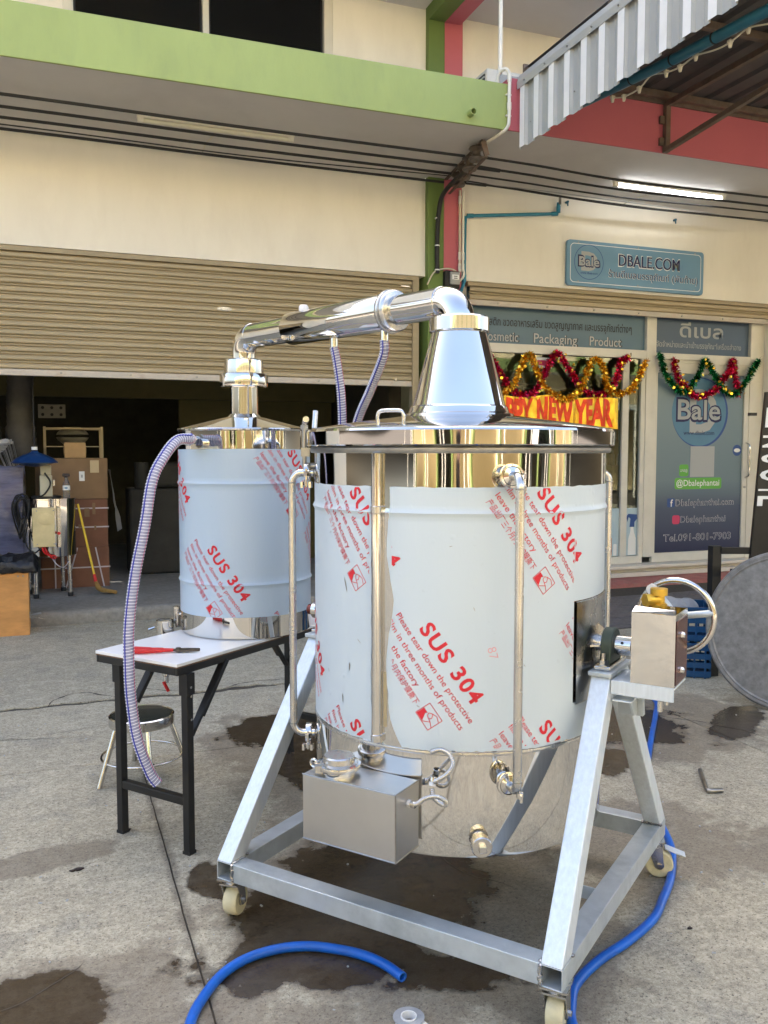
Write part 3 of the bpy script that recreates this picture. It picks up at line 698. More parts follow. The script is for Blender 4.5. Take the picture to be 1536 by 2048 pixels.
# ------------------------------------------------------------------ things fixed to the facade
# blue shop sign
SG = thing('shop_sign', 'pale blue rounded shop sign reading DBALE.COM above the shop shutter', 'sign', (6.395, 8.60, 3.665))
def sg_fr(y): return lambda a, b: (a - 6.395, y, b - 3.665)
def rr_pts(x0, x1, z0, z1, r, n=6):
    v = []
    for cx, cz, a in ((x1 - r, z1 - r, 0), (x0 + r, z1 - r, 90), (x0 + r, z0 + r, 180), (x1 - r, z0 + r, 270)):
        v += [(cx + r * math.cos(rad(a + 90 * k / n)), cz + r * math.sin(rad(a + 90 * k / n))) for k in range(n + 1)]
    return v
MB().prism(rr_pts(5.445, 7.345, 3.42, 3.925, .04), -.045, -.006, lambda a, b, d: (a - 6.395, d, b - 3.665)).build('board', 'sign_blue', SG, bev=.002)
o_, i_ = rr_pts(5.485, 7.305, 3.455, 3.89, .05), rr_pts(5.492, 7.298, 3.462, 3.883, .045)
n = len(o_)
MB().flat((o_ + i_, [(k, (k + 1) % n, n + (k + 1) % n, n + k) for k in range(n)]), sg_fr(-.0465)).build('border_line', 'print_white', SG, recalc=False)
def sg_text(s, x, z, h, m, bold, w, y=-.048): return MB().flat(shift(text(s, h, bold, 'LEFT', w), x, z), sg_fr(y)).build('lettering', m, SG, recalc=False)
sg_text('DBALE.COM', 6.125, 3.675, .138, 'print_white', .028, .87, -.0468); [sg_text('DBALE.COM', 6.135 + dx, 3.68 + dz, .130, 'print_navy', 0.0, .855, -.048 - .0003 * i) for i, (dx, dz) in enumerate(((0, 0), (.003, 0), (-.003, 0)))]
sg_text('ร้านดีเบลบรรจุภัณฑ์ (พันท้าย)', 5.995, 3.545, .075, 'print_white', .018, 1.265, -.0468); sg_text('ร้านดีเบลบรรจุภัณฑ์ (พันท้าย)', 6.0, 3.547, .073, 'print_navy', .0, 1.26)
def ring2(cx, cz, r0, r1, y, m, seg=40):
    v = [(cx + r * math.cos(2 * PI * k / seg), cz + r * math.sin(2 * PI * k / seg)) for r in (r0, r1) for k in range(seg)]
    return MB().flat((v, [(k, (k + 1) % seg, seg + (k + 1) % seg, seg + k) for k in range(seg)]), sg_fr(y)).build('emblem_ring', m, SG, recalc=False)
ring2(5.732, 3.69, .188, .195, -.0468, 'print_fb')
sg_text('D', 5.63, 3.60, .20, 'print_grey', .03, .22, -.0468)
sg_text('Bale', 5.585, 3.64, .12, 'print_navy', .045, .30, -.0474); sg_text('Bale', 5.60, 3.648, .10, 'print_grey', .015, .27, -.049)
sg_text('www.dbale.com', 5.62, 3.555, .026, 'print_fb', .01, .23, -.0472)
for x in (5.59, 6.40, 7.21):
    for z in (3.472, 3.90): MB().cyl((x - 6.395, -.052, z - 3.665), (x - 6.395, -.045, z - 3.665), .007, 10).build('screw', 'steel_dull', SG, smooth=40)

# overhead cables under the canopy, carried by spool insulators on a bracket
def cable(name, pts, r, label, m='black_rubber', n=14):
    o = MB().tube(spline(pts, n), r, 8).build(name, m, smooth=60); return tag(o, label, 'cable', 'black cables strung under the canopy')
YS = (7.51, 7.775, 8.02, 8.30)
names = ('outermost', 'second', 'third', 'innermost')
for k, y in enumerate(YS):
    x1 = 3.66 + .05 * k
    cable('overhead_cable', [(-9, y, 4.30), (-4, y, 4.285), (-.3, y, 4.30), (1.6, y + .006, 4.293), (x1, y + .01, 4.30)], .0135, f'{names[k]} thick black cable under the soffit of the green canopy, left of the insulators' if k not in (0, 3) else
          f'{names[k]} thick black cable under the green canopy, ' + ('nearest its front beam' if k == 0 else 'nearest the wall'))
cable('overhead_cable', [(-9, 8.17, 4.30), (-4, 8.18, 4.28), (-.3, 8.19, 4.30), (1.8, 8.19, 4.285), (3.8, 8.16, 4.32)], .006, 'thin black wire between the thick cables under the green canopy')
for k, (p0, p1) in enumerate((((3.80, 7.49, 4.30), (7.32, 7.545, 4.30)), ((3.86, 7.76, 4.30), (7.57, 7.80, 4.30)), ((3.90, 8.00, 4.30), (7.78, 8.01, 4.30)), ((3.95, 8.22, 4.30), (8.06, 8.30, 4.30)))):
    m_ = tuple((p0[i] + p1[i]) / 2 for i in range(3)); e = (p1[0] + 5, p1[1] + .05, 4.34)
    cable('overhead_cable', [p0, (p0[0] + .6, p0[1] + .005, 4.292), (m_[0], m_[1], 4.265), p1, e], .0125 if k != 2 else .010,
          f'{names[k]} black cable right of the insulators, passing below the pink canopy soffit')
    if k in (1, 3):
        sp_ = MB().tube([(p0[0] + .02, p0[1], 4.298), (p0[0] + .30, p0[1] + .003, 4.294)], [.022, .018], 10).build('cable_splice', 'black_rubber', None, smooth=60)
        tag(sp_, 'fat black taped splice right of the insulators, ' + ('on the second cable' if k == 1 else 'on the cable nearest the wall'), 'cable splice', 'taped cable splices')
for k, (dz, r) in enumerate(((-.02, .005), (.03, .0045), (.012, .004))):
    cable('overhead_cable', [(3.98, 8.10 + .03 * k, 4.27), (5.0, 8.13 + .03 * k, 4.255 + dz), (6.4, 8.16 + .03 * k, 4.25 + dz), (8.2, 8.20 + .03 * k, 4.28), (12, 8.2, 4.3)], r,
          ('thin black wire sagging lowest beside the wall right of the insulators', 'thin grey wire sagging over the shop sign', 'hair thin wire crossing above the blue pipe elbow')[k], 'black_rubber' if k != 1 else 'meter_grey')
BR = thing('insulator_bracket', 'rusty bracket of brown spool insulators under the canopy corner', 'bracket', (3.85, 7.9, 4.33))
MB().bar((-.10, -.58, .062), (.07, .60, .062), .034, .010).build('strap', 'rusty_steel', BR)
MB().bar((-.06, -.58, -.078), (.11, .60, -.078), .03, .008).build('strap', 'rusty_steel', BR)
for k, y in enumerate((-.42, -.15, .11, .34)):
    x = .01 + .14 * (y / .6)
    MB().lathe([(.0, -.068), (.066, -.068), (.075, -.045), (.040, -.014), (.040, .014), (.075, .042), (.066, .058), (.0, .058)], 20, (x, y, -.008)).build('spool_insulator', 'insulator', BR, smooth=40)
    MB().cyl((x, y, -.09), (x, y, .075), .009, 8).build('pin', 'rusty_steel', BR)
MB().bar((-.10, -.575, .05), (-.06, -.575, -.07), .05, .02, (0, 1, 0)).build('end_plate', 'rusty_steel', BR)
dn = MB().tube(spline([(3.83, 7.80, 4.28), (3.84, 8.15, 4.26), (3.835, 8.40, 4.19), (3.825, 8.46, 4.05), (3.815, 8.475, 3.85), (3.815, 8.48, 3.6), (3.82, 8.485, 3.42)], 10), .024, 12).build('service_cable', 'black_rubber', smooth=60)
tag(dn, 'thick black service cable bending down the dark green pilaster', 'cable')
for z in (3.98, 3.70, 3.45):
    MB().cyl((3.815, 8.478, z - .006), (3.815, 8.478, z + .006), .0265, 12).build('cable_tie', 'white_bead', dn, smooth=40)
mt = thing('electric_meter', 'small grey electric meter on the pilaster above the vapour pipe', 'meter', (3.985, 8.50, 3.36))
MB().box((0, 0, 0), (.17, .09, .18)).build('case', 'black_rubber', mt, bev=.01)
MB().box((.02, -.055, .01), (.11, .03, .13)).build('cover', 'meter_grey', mt, bev=.008)
MB().box((.02, -.072, .02), (.075, .006, .05)).build('dial_plate', 'print_white', mt)
for z in (.028, .008): MB().box((.02, -.076, z), (.04, .002, .008)).build('dial_mark', 'print_black', mt)
wr = MB().tube(spline([(3.72, 8.52, 3.30), (3.78, 8.49, 3.42), (3.86, 8.48, 3.46), (3.97, 8.47, 3.47), (4.06, 8.48, 3.43), (4.07, 8.5, 3.36)], 8), .008, 8).build('wire', 'wire_white', smooth=60)
tag(wr, 'thin beige wire looping over the electric meter on the pilaster', 'wire')
for k, (x, m, lab) in enumerate(((4.085, 'wire_white', 'beige conduit running down beside the pink pilaster'), (4.125, 'pvc_white', 'white conduit on the corner where the pink pilaster meets the wall'))):
    c_ = MB().tube(spline([(x, 8.50, 4.30), (x, 8.50, 4.0), (x, 8.50, 3.55), (x - .01 + .02 * k, 8.50, 3.42), (x - .06, 8.49, 3.34)], 6), .0125, 10).build('conduit', m, smooth=60)
    tag(c_, lab, 'conduit')
    for z in (4.20, 3.62, 3.50): MB().cyl((x, 8.50, z - .04), (x, 8.50, z + .04), .0165, 10).build('coupling', 'pvc_white', c_, smooth=40)
bp = MB().tube([(5.326, 8.56, 4.31), (5.321, 8.555, 4.215), (5.29, 8.555, 4.185), (4.21, 8.555, 4.062), (4.172, 8.555, 4.03), (4.165, 8.555, 3.36), (4.14, 8.54, 3.31), (4.10, 8.50, 3.24)], .019, 12).build('water_pipe', 'pvc_blue', smooth=60)
tag(bp, 'blue water pipe bent along the cream wall beside the pink pilaster', 'pipe')
for a, b in (((5.324, 8.555, 4.27), (5.322, 8.555, 4.20)), ((5.31, 8.555, 4.188), (5.24, 8.555, 4.18)), ((4.27, 8.555, 4.069), (4.20, 8.555, 4.061)), ((4.171, 8.555, 4.05), (4.168, 8.555, 3.98)), ((4.165, 8.555, 3.44), (4.165, 8.555, 3.36))):
    MB().cyl(a, b, .024, 12).build('coupling', 'pvc_blue', bp, smooth=40)
MB().cyl((5.328, 8.53, 4.29), (5.335, 8.545, 4.36), .016, 10).build('tap', 'steel_dull', bp, smooth=40)
for x, z, lab in ((5.45, 4.335, 'tiny dark bolt stub on the cream wall right of the blue pipe'), (6.93, 4.275, 'tiny teal bolt stub on the cream wall above the blue sign')):
    t_ = MB().cyl((x, 8.56, z), (x, 8.60, z), .014, 10).cyl((x, 8.565, z), (x, 8.565, z - .045), .008, 8).build('wall_stub', 'pvc_dark_blue', smooth=40); tag(t_, lab, 'wall stub')

# tube lamps
def batten(name, x0, x1, y, z, lit, label):
    t_ = thing(name, label, 'lamp', ((x0 + x1) / 2, y, z)); L = (x1 - x0) / 2
    MB().box((0, 0, .035), (2 * L, .05, .035)).build('channel', 'pvc_white', t_, bev=.004)
    MB().cyl((-L + .05, 0, 0), (L - .05, 0, 0), .018, 14).build('tube', 'lamp_tube_lit' if lit else 'lamp_tube_off', t_, smooth=50)
    for s_ in (-1, 1): MB().box((s_ * (L - .03), 0, .006), (.05, .045, .055)).build('lamp_holder', 'pvc_white', t_, bev=.004)
    return t_
batten('tube_lamp', 5.585, 7.06, 7.91, 4.355, True, 'lit fluorescent tube lamp under the pink canopy soffit')
batten('tube_lamp', .735, 2.11, 7.85, 4.36, False, 'unlit fluorescent tube lamp under the green canopy soffit')
w2 = MB().tube(spline([(1.42, 7.86, 4.405), (1.43, 8.1, 4.404), (1.40, 8.35, 4.404), (1.40, 8.595, 4.38)], 6), .006, 6).build('lamp_wire', 'wire_white', smooth=60); tag(w2, 'short beige wire from the unlit tube lamp to the wall', 'wire')
w2 = MB().tube(spline([(6.35, 7.92, 4.405), (6.28, 8.2, 4.404), (6.22, 8.45, 4.404), (6.2, 8.595, 4.38)], 6), .006, 6).build('lamp_wire', 'wire_white', smooth=60); tag(w2, 'short beige wire from the lit tube lamp to the wall', 'wire')

# white pipes and air conditioner at the beam corner
pp = MB().tube(spline([(3.80, 7.10, 7.2), (3.80, 7.10, 6.0), (3.80, 7.10, 5.2), (3.80, 7.10, 4.90)], 3), .018, 12).build('vent_pipe', 'pvc_white', smooth=60); tag(pp, 'slim white upright pipe standing on the end of the green beam', 'pipe')
pp = MB().tube(spline([(3.775, 7.12, 4.80), (3.785, 7.09, 4.90), (3.82, 7.03, 4.915), (3.85, 7.02, 4.86), (3.85, 7.02, 4.70), (3.85, 7.02, 4.50), (3.84, 7.03, 4.42), (3.81, 7.12, 4.385), (3.80, 7.35, 4.385)], 8), .0155, 12).build('white_conduit', 'pvc_white', smooth=60); tag(pp, 'white conduit hooked down over the end of the green beam', 'conduit')
for z in (4.84, 4.60): MB().cyl((3.85, 7.02, z - .03), (3.85, 7.02, z + .03), .020, 10).build('coupling', 'pvc_white', pp, smooth=40)
for z in (4.70, 4.52): MB().box((3.85, 7.034, z), (.05, .02, .012)).build('clip', 'pvc_white', pp)
ac = thing('air_conditioner', 'pale outdoor air conditioner unit on the canopy behind the beam end', 'air conditioner', (4.28, 7.62, 4.56))
MB().box((0, 0, .27), (.86, .34, .54)).build('housing', 'ac_white', ac, bev=.012)
MB().box((-.434, 0, .27), (.008, .26, .46)).build('side_grille', 'black_paint', ac)
for k in range(9): MB().box((-.440, 0, .07 + .05 * k), (.008, .27, .012)).build('grille_bar', 'ac_white', ac)
MB().box((-.05, -.174, .27), (.5, .008, .46)).build('front_grille', 'meter_grey', ac)

# corrugated awning
AW = thing('awning', 'corrugated grey metal awning, ribs coloured white as if sky-lit, hung from the pink canopy beam', 'awning', (3.97, 7.05, 4.25))
def A_(x, y, z): return (x - 3.97, y - 7.05, z - 4.25)
Y0, Y1 = .8, 7.03  # near end lengthened out of view to block sky over the shop
def fascia_x(y):           # trapezoid ribs every 0.24 m, standing proud to the outside
    t_ = ((7.0 - y) % .238)
    if t_ < .010: return -.028 * t_ / .010
    if t_ < .094: return -.028
    if t_ < .104: return -.028 * (1 - (t_ - .094) / .010)
    if .166 < t_ < .185: return -.006
    return 0.0
brk = []
k = 0
while True:
    b = 7.0 - .238 * k
    for d in (0, .010, .094, .104, .1645, .1675, .1835, .1865):
        brk.append(b - d)
    k += 1
    if b < Y0: break
brk = sorted([b for b in brk if Y0 <= b <= Y1] + [Y0, Y1], reverse=True)
zb, zt = 4.24, 4.82
fas = MB(); fas.grid([[A_(3.97 + fascia_x(y), y, zb + .012 * (7 - y)) for y in brk], [A_(3.97 + fascia_x(y), y, zt) for y in brk]])
fo = fas.build('fascia_sheet', 'awning_sheet', AW)
fo.modifiers.new('thickness', 'SOLIDIFY').thickness = .0025
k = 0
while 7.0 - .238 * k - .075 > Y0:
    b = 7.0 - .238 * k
    MB().grid([[A_(3.97 - .0305, b - .012, zb + .012 * (7 - b) - .001), A_(3.97 - .0305, b - .092, zb + .012 * (7 - b) - .001)], [A_(3.97 - .0305, b - .012, zt - .012), A_(3.97 - .0305, b - .092, zt - .012)]]).build('rib', 'awning_rib_skylit', AW)  # bright strip over each rib, imitating light from the sky
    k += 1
fl = MB(); fl.grid([[A_(x, Y0, z), A_(x, Y1, z)] for x, z in ((3.934, 4.755), (3.930, 4.815), (3.950, 4.875), (4.10, 4.885))]); fo = fl.build('flashing', 'awning_sheet', AW)
fo.modifiers.new('thickness', 'SOLIDIFY').thickness = .002
for k in range(18):
    y = 6.9 - .34 * k
    MB().cyl(A_(3.922, y, 4.79), A_(3.932, y, 4.79), .007, 8).build('screw', 'steel_dull', AW)
    if k % 2 == 0: MB().cyl(A_(3.962, y - .06, 4.42), A_(3.97, y - .06, 4.42), .007, 8).build('screw', 'steel_dull', AW)
rf = MB(); xs3 = []
x = 4.0
while x < 12.5: xs3 += [(x, 0), (x + .03, .028), (x + .075, .028), (x + .105, 0)]; x += .238
rf.grid([[A_(x, Y1, 4.945 + h) for x, h in xs3], [A_(x, Y0, 4.93 + h) for x, h in xs3]])
ro = rf.build('roof_sheet', 'awning_roof', AW); ro.modifiers.new('thickness', 'SOLIDIFY').thickness = .003
MB().span(A_(4.0, 7.030, 4.85), A_(12.4, 7.050, 4.99)).build('closure_board', 'rusty_steel', AW)
for y in (6.98, 5.75, 4.5, 3.3, 2.0): MB().bar(A_(4.0, y, 4.905), A_(12.4, y, 4.905), .05, .06).build('purlin', 'rusty_steel', AW)
for x in (4.02, 5.55, 7.6, 9.8):
    MB().bar(A_(x, 7.03, 4.845), A_(x, Y0, 4.845), .045, .05).build('rafter', 'rusty_steel', AW)
    if x > 4.5:
        MB().bar(A_(x, 7.02, 4.87), A_(x, 7.02, 4.40), .05, .05).build('post', 'rusty_steel', AW)
        MB().bar(A_(x, 6.995, 4.425), A_(x, 2.5, 4.80), .045, .045).build('brace', 'rusty_steel', AW)
        for z in (4.70, 4.50): MB().box(A_(x - .045, 7.035, z), (.05, .03, .07)).build('cleat', 'rusty_steel', AW)
MB().bar(A_(4.03, Y1, 4.36), A_(4.03, Y0, 4.42), .05, .03).build('side_rail', 'rusty_steel', AW)
bpp = MB().tube([(4.13, 7.0, 4.49), (4.14, 6.29, 4.405), (4.15, 5.2, 4.302), (4.15, 4.32, 4.24), (4.15, 2.4, 4.10)], .038, 14).build('awning_pipe', 'pvc_dark_blue', smooth=60); tag(bpp, 'thick blue pipe slung beneath the awning edge', 'pipe')
for y, z in ((6.45, 4.425), (5.66, 4.345), (5.2, 4.302), (4.78, 4.271)): MB().cyl((4.148, y - .006, z), (4.148, y + .006, z + .001), .0405, 14).build('tie', 'black_rubber', bpp, smooth=40)
ls = thing('string_lights', 'beige string of small bulb holders looping along the blue awning pipe', 'string lights', (4.17, 6.1, 4.33))
pts = []
lp = [(6.00, 4.345), (5.85, 4.30), (5.66, 4.29), (5.52, 4.33), (5.35, 4.285), (5.20, 4.265), (5.04, 4.275), (4.85, 4.235), (4.71, 4.225), (4.55, 4.245), (4.35, 4.19), (4.2, 4.2)]
MB().tube(spline([(.045, y - 6.1, z - 4.33) for y, z in lp], 8), .006, 6).build('wire', 'wire_white', ls, smooth=60)
for y, z in lp[::2] + lp[1:10:4]:
    h = MB(); h.lathe([(0, .012), (.014, .012), (.017, 0), (.013, -.022), (.010, -.035), (0, -.037)], 12, (.045, y - 6.1, z - 4.33)); h.box((.045, y - 6.1, z - 4.33 + .006), (.03, .03, .014)); h.build('bulb_holder', 'wire_white', ls, smooth=40)
wpole = MB().tube([(4.3, 4.95, 4.83), (6.4, 5.05, 4.83)], .012, 8).build('awning_conduit', 'wire_white', smooth=50); tag(wpole, 'thin pale conduit under the dark awning roof', 'conduit')

# garlands and banner
def garland(name, pts, m, label, n, seed, r=.064, fleck='foil_gold'):
    t_ = thing(name, label, 'garland', pts[0], group='tinsel garlands on the shop front'); o = Vector(pts[0]); rg = random.Random(seed)
    P = [Vector(p) - o for p in spline(pts, 24)]
    def strands(cnt, r0, w):
        mb = MB()
        for _ in range(cnt):
            k = rg.uniform(0, len(P) - 1.001); i = int(k); p = P[i].lerp(P[i + 1], k - i)
            d = Vector((rg.gauss(0, 1), rg.gauss(0, 1), rg.gauss(0, 1))).normalized(); s_ = d.cross(Vector((rg.gauss(0, 1), rg.gauss(0, 1), rg.gauss(0, 1)))).normalized()
            L = r0 * rg.uniform(.6, 1.1); a = p + d * .004; e = p + d * L + Vector((0, 0, -.15 * L)); b = (a + e) / 2 + s_.cross(d) * .008
            mb.add([a - s_ * w * .5, a + s_ * w * .5, b + s_ * w, b - s_ * w, e], [(0, 1, 2, 3), (3, 2, 4)])
        return mb
    strands(int(n * 1.15), r, .0072).build('tinsel', m, t_, recalc=False)
    MB().tube([tuple(p) for p in P], .005, 5).build('core_wire', m, t_)
    fm = strands(0, r, .01)
    for _ in range(max(6, n // 60)):
        k = rg.uniform(0, len(P) - 1.001); p = P[int(k)] + Vector((rg.uniform(-.05, .05), rg.uniform(-.07, -.02), rg.uniform(-.06, .04)))
        q = Matrix.Rotation(rg.uniform(-1, 1), 3, 'Z') @ Matrix.Rotation(rg.uniform(.8, 2.2), 3, 'X')
        fm.lathe([(0, .0), (.017, .0)], 8, p, q)
    fm.build('foil_disc', fleck, t_, recalc=False)['kind'] = 'stuff'
    return t_
GY = 8.655
garland('tinsel_garland', [(4.50, GY, 2.66), (4.66, GY, 2.44), (4.80, GY, 2.26), (4.95, GY, 2.19), (5.10, GY, 2.22), (5.24, GY, 2.45), (5.385, GY, 2.67), (5.55, GY, 2.50), (5.72, GY, 2.30), (5.90, GY, 2.21), (6.05, GY, 2.23), (6.20, GY, 2.40), (6.26, GY, 2.60), (6.36, GY, 2.66)], 'foil_red', 'red tinsel garland draped in loops across the shop window', 3200, 1)
garland('tinsel_garland', [(4.60, GY - .03, 2.16), (4.82, GY - .03, 2.30), (4.92, GY - .03, 2.52), (5.02, GY - .03, 2.64), (5.10, GY - .03, 2.50), (5.20, GY - .03, 2.30), (5.35, GY - .03, 2.20), (5.52, GY - .03, 2.16), (5.70, GY - .03, 2.28), (5.78, GY - .03, 2.48), (5.88, GY - .03, 2.62), (6.0, GY - .03, 2.52), (6.06, GY - .03, 2.30), (6.18, GY - .03, 2.23), (6.38, GY - .03, 2.28), (6.50, GY - .03, 2.44), (6.60, GY - .03, 2.62)], 'foil_gold', 'gold tinsel garland crossing the red one on the shop window', 3400, 2)
garland('tinsel_garland', [(7.02, GY, 2.66), (7.08, GY, 2.46), (7.20, GY, 2.34), (7.34, GY, 2.24), (7.52, GY, 2.25), (7.68, GY, 2.34), (7.84, GY, 2.52), (7.92, GY, 2.68), (7.96, GY, 2.50), (8.02, GY, 2.26)], 'foil_red', 'red tinsel garland looped over the blue door poster', 2000, 3)
garland('tinsel_garland', [(6.80, GY - .02, 2.72), (6.88, GY - .02, 2.50), (7.02, GY - .02, 2.34), (7.18, GY - .02, 2.28), (7.36, GY - .02, 2.46), (7.47, GY - .02, 2.66), (7.60, GY - .02, 2.52), (7.75, GY - .02, 2.33), (7.93, GY - .02, 2.27), (8.10, GY - .02, 2.40), (8.20, GY - .02, 2.56), (8.31, GY - .02, 2.70)], 'foil_green', 'dark green tinsel garland looped over the blue door poster', 2400, 4)
bn = thing('foil_banner', 'gold foil banner with red HAPPY NEW YEAR letters hanging on the shop window', 'banner', (5.2, 8.64, 2.0))
def ban(a, b):   # a along 0..2.6 , b height -.36..0 ; creased foil
    z = b + .012 * math.sin(a * 9) - .02 * abs(math.sin(a * 3.1))
    y = .018 * math.sin(a * 31 + 2 * noise.noise((a * 4, b * 3, 0))) * (.3 - b * 2.2) + .012 * noise.noise((a * 22, b * 9, 2))
    return (a - .80, y, z + .19)
rows = [[ban(1.82 * i / 150, -.36 * j / 8) for i in range(151)] for j in range(9)]
MB().grid(rows).build('foil_sheet', 'banner_gold', bn, smooth=30)
vf = shift(text('HAPPY NEW YEAR', .285, .05, 'LEFT', 1.70), .05, -.32)
bm = bmesh.new(); vs = [bm.verts.new((x, y, 0)) for x, y in vf[0]]
for f in vf[1]:
    try: bm.faces.new([vs[i] for i in f])
    except ValueError: pass
bmesh.ops.triangulate(bm, faces=bm.faces[:])
for _ in range(3):
    es = [e for e in bm.edges if e.calc_length() > .03]
    bmesh.ops.subdivide_edges(bm, edges=es, cuts=1); bmesh.ops.triangulate(bm, faces=[f for f in bm.faces if len(f.verts) > 3])
bm.verts.index_update()
MB().add([Vector(ban(v.co.x, v.co.y)) + Vector((0, -.0035, 0)) for v in bm.verts], [tuple(v.index for v in f.verts) for f in bm.faces]).build('lettering', 'banner_red', bn, recalc=False); bm.free()

# shop interior: racks of bottles and tube lamps
ORD = 'first second third fourth fifth sixth seventh eighth ninth tenth eleventh twelfth thirteenth fourteenth fifteenth'.split()
def rack(x0, x1, y, seed, label):
    t_ = thing('bottle_rack', label, 'rack', ((x0 + x1) / 2, y, .11)); rg = random.Random(seed); hw = (x1 - x0) / 2
    for x in (-hw, 0, hw):
        MB().bar((x, .18, 0), (x, .18, 2.5), .03, .03).build('upright', 'shelf_metal', t_)
        MB().bar((x, -.18, 0), (x, -.18, 2.5), .03, .03).build('upright', 'shelf_metal', t_)
    for k in range(7): MB().box((0, 0, .12 + .37 * k), (2 * hw, .36, .02)).build('shelf', 'shelf_metal', t_)
    return t_, rg
for ri, (x0, x1, y, lab) in enumerate(((4.5, 6.2, 10.4, 'rack of small bottles behind the shop window, seen over the banner'), (6.35, 7.9, 10.9, 'rack of small bottles deeper in the shop beside the sliding pane'))):
    t_, rg = rack(x0, x1, y, 5 + ri, lab)
    bottles = []
    for k in range(6):
        for q in range(15):
            r_ = rg.uniform(.028, .042); h = rg.uniform(.13, .26)
            b = MB(); b.lathe([(0, 0), (r_, .004), (r_, h * .68), (r_ * .45, h * .78), (r_ * .45, h * .82), (r_ * .55, h * .83), (r_ * .55, h), (0, h)], 10)
            mm = rg.choice(['bottle_shop', 'bottle_shop', 'print_white', 'box_cream', 'cap_dark', 'poster_pale'])
            o = b.build('bottle', mm, smooth=40)
            o.location = (x0 + .08 + (x1 - x0 - .16) * q / 14 + rg.uniform(-.02, .02), y - .08 + rg.uniform(-.04, .04), .11 + .131 + .37 * k)
            kind_ = {'bottle_shop': 'grey', 'print_white': 'white', 'box_cream': 'cream', 'cap_dark': 'dark', 'poster_pale': 'pale blue'}[mm]
            tag(o, f'{kind_} bottle, {ORD[q]} on the {ORD[k]} shelf up, rack ' + ('over the banner' if ri == 0 else 'by the sliding pane'), 'bottle', 'bottles on the left shop rack' if ri == 0 else 'bottles on the right shop rack')
for x0, x1, y, z, lab in ((4.35, 5.30, 9.9, 3.40, 'lit tube lamp on the shop ceiling seen through the window'),):
    batten('tube_lamp', x0, x1, y, z, True, lab)

# ------------------------------------------------------------------ row of shophouses across the yard (mirrored in the steel)
OY = -9.8
OP = thing('shophouse', 'sunlit cream shophouse row across the yard, seen mirrored in the polished tank', 'shophouse', (2, OY, 0))
ow = MB(); ow.span((-20, -.3, 3.3), (20, 0, 4.3)); ow.span((-20, -.3, 4.3), (20, 0, 7.6)); ow.build('wall', 'opposite_wall', OP)
ow = MB(); ow.span((-20, -8, 7.4), (20, -.3, 7.6)); ow.build('roof', 'soffit_paint', OP)
for k in range(11):
    x = -20 + 4 * k
    MB().span((x - .17, -.3, 0), (x + .17, .06, 7.6)).build('pilaster', 'opposite_green', OP)
    if k < 10:
        op = k in (2, 6, 7)
        MB().span((x + .17, -.25, 2.3 if op else .1), (x + 3.83, -.2, 3.3)).build('roller_shutter', 'opposite_shutter', OP)
        MB().span((x + .17, -3.0, .0), (x + 3.83, -2.9, 3.3)).build('interior_wall', 'dark_interior', OP)
        for dx in (.9, 2.2):
            w_ = MB(); w_.span((x + dx, -.02, 5.2), (x + dx + 1.1, .03, 6.5)); wo = w_.build('window', 'white_frame', OP)
            MB().span((x + dx + .06, .031, 5.26), (x + dx + .52, .036, 6.44)).build('pane', 'glass_dark', wo); MB().span((x + dx + .58, .031, 5.26), (x + dx + 1.04, .036, 6.44)).build('pane', 'glass_dark', wo)
for k in range(10):
    x = -20 + 4 * k
    MB().add([(x + .2, .0, 3.32), (x + 3.8, 0, 3.32), (x + 3.8, 2.9, 2.95), (x + .2, 2.9, 2.95), (x + .2, .0, 3.28), (x + 3.8, 0, 3.28), (x + 3.8, 2.9, 2.91), (x + .2, 2.9, 2.91)], [(0, 1, 2, 3), (7, 6, 5, 4), (0, 4, 5, 1), (1, 5, 6, 2), (2, 6, 7, 3), (3, 7, 4, 0)]).build('added_shade_roof', 'awning_sheet', OP)  # lean-to roofs added to keep sun off the mirrored lower facade
    for sx in (.3, 3.7): MB().span((x + sx - .03, 2.8, 0), (x + sx + .03, 2.86, 2.9)).build('added_shade_roof_post', 'pvc_white', OP)  # posts of the added shading roofs
MB().span((-20, .0, 4.3), (20, 1.3, 4.5)).build('canopy_slab', 'soffit_paint', OP)
MB().span((-20, 1.3, 4.25), (20, 1.4, 4.65)).build('canopy_beam', 'opposite_green', OP)
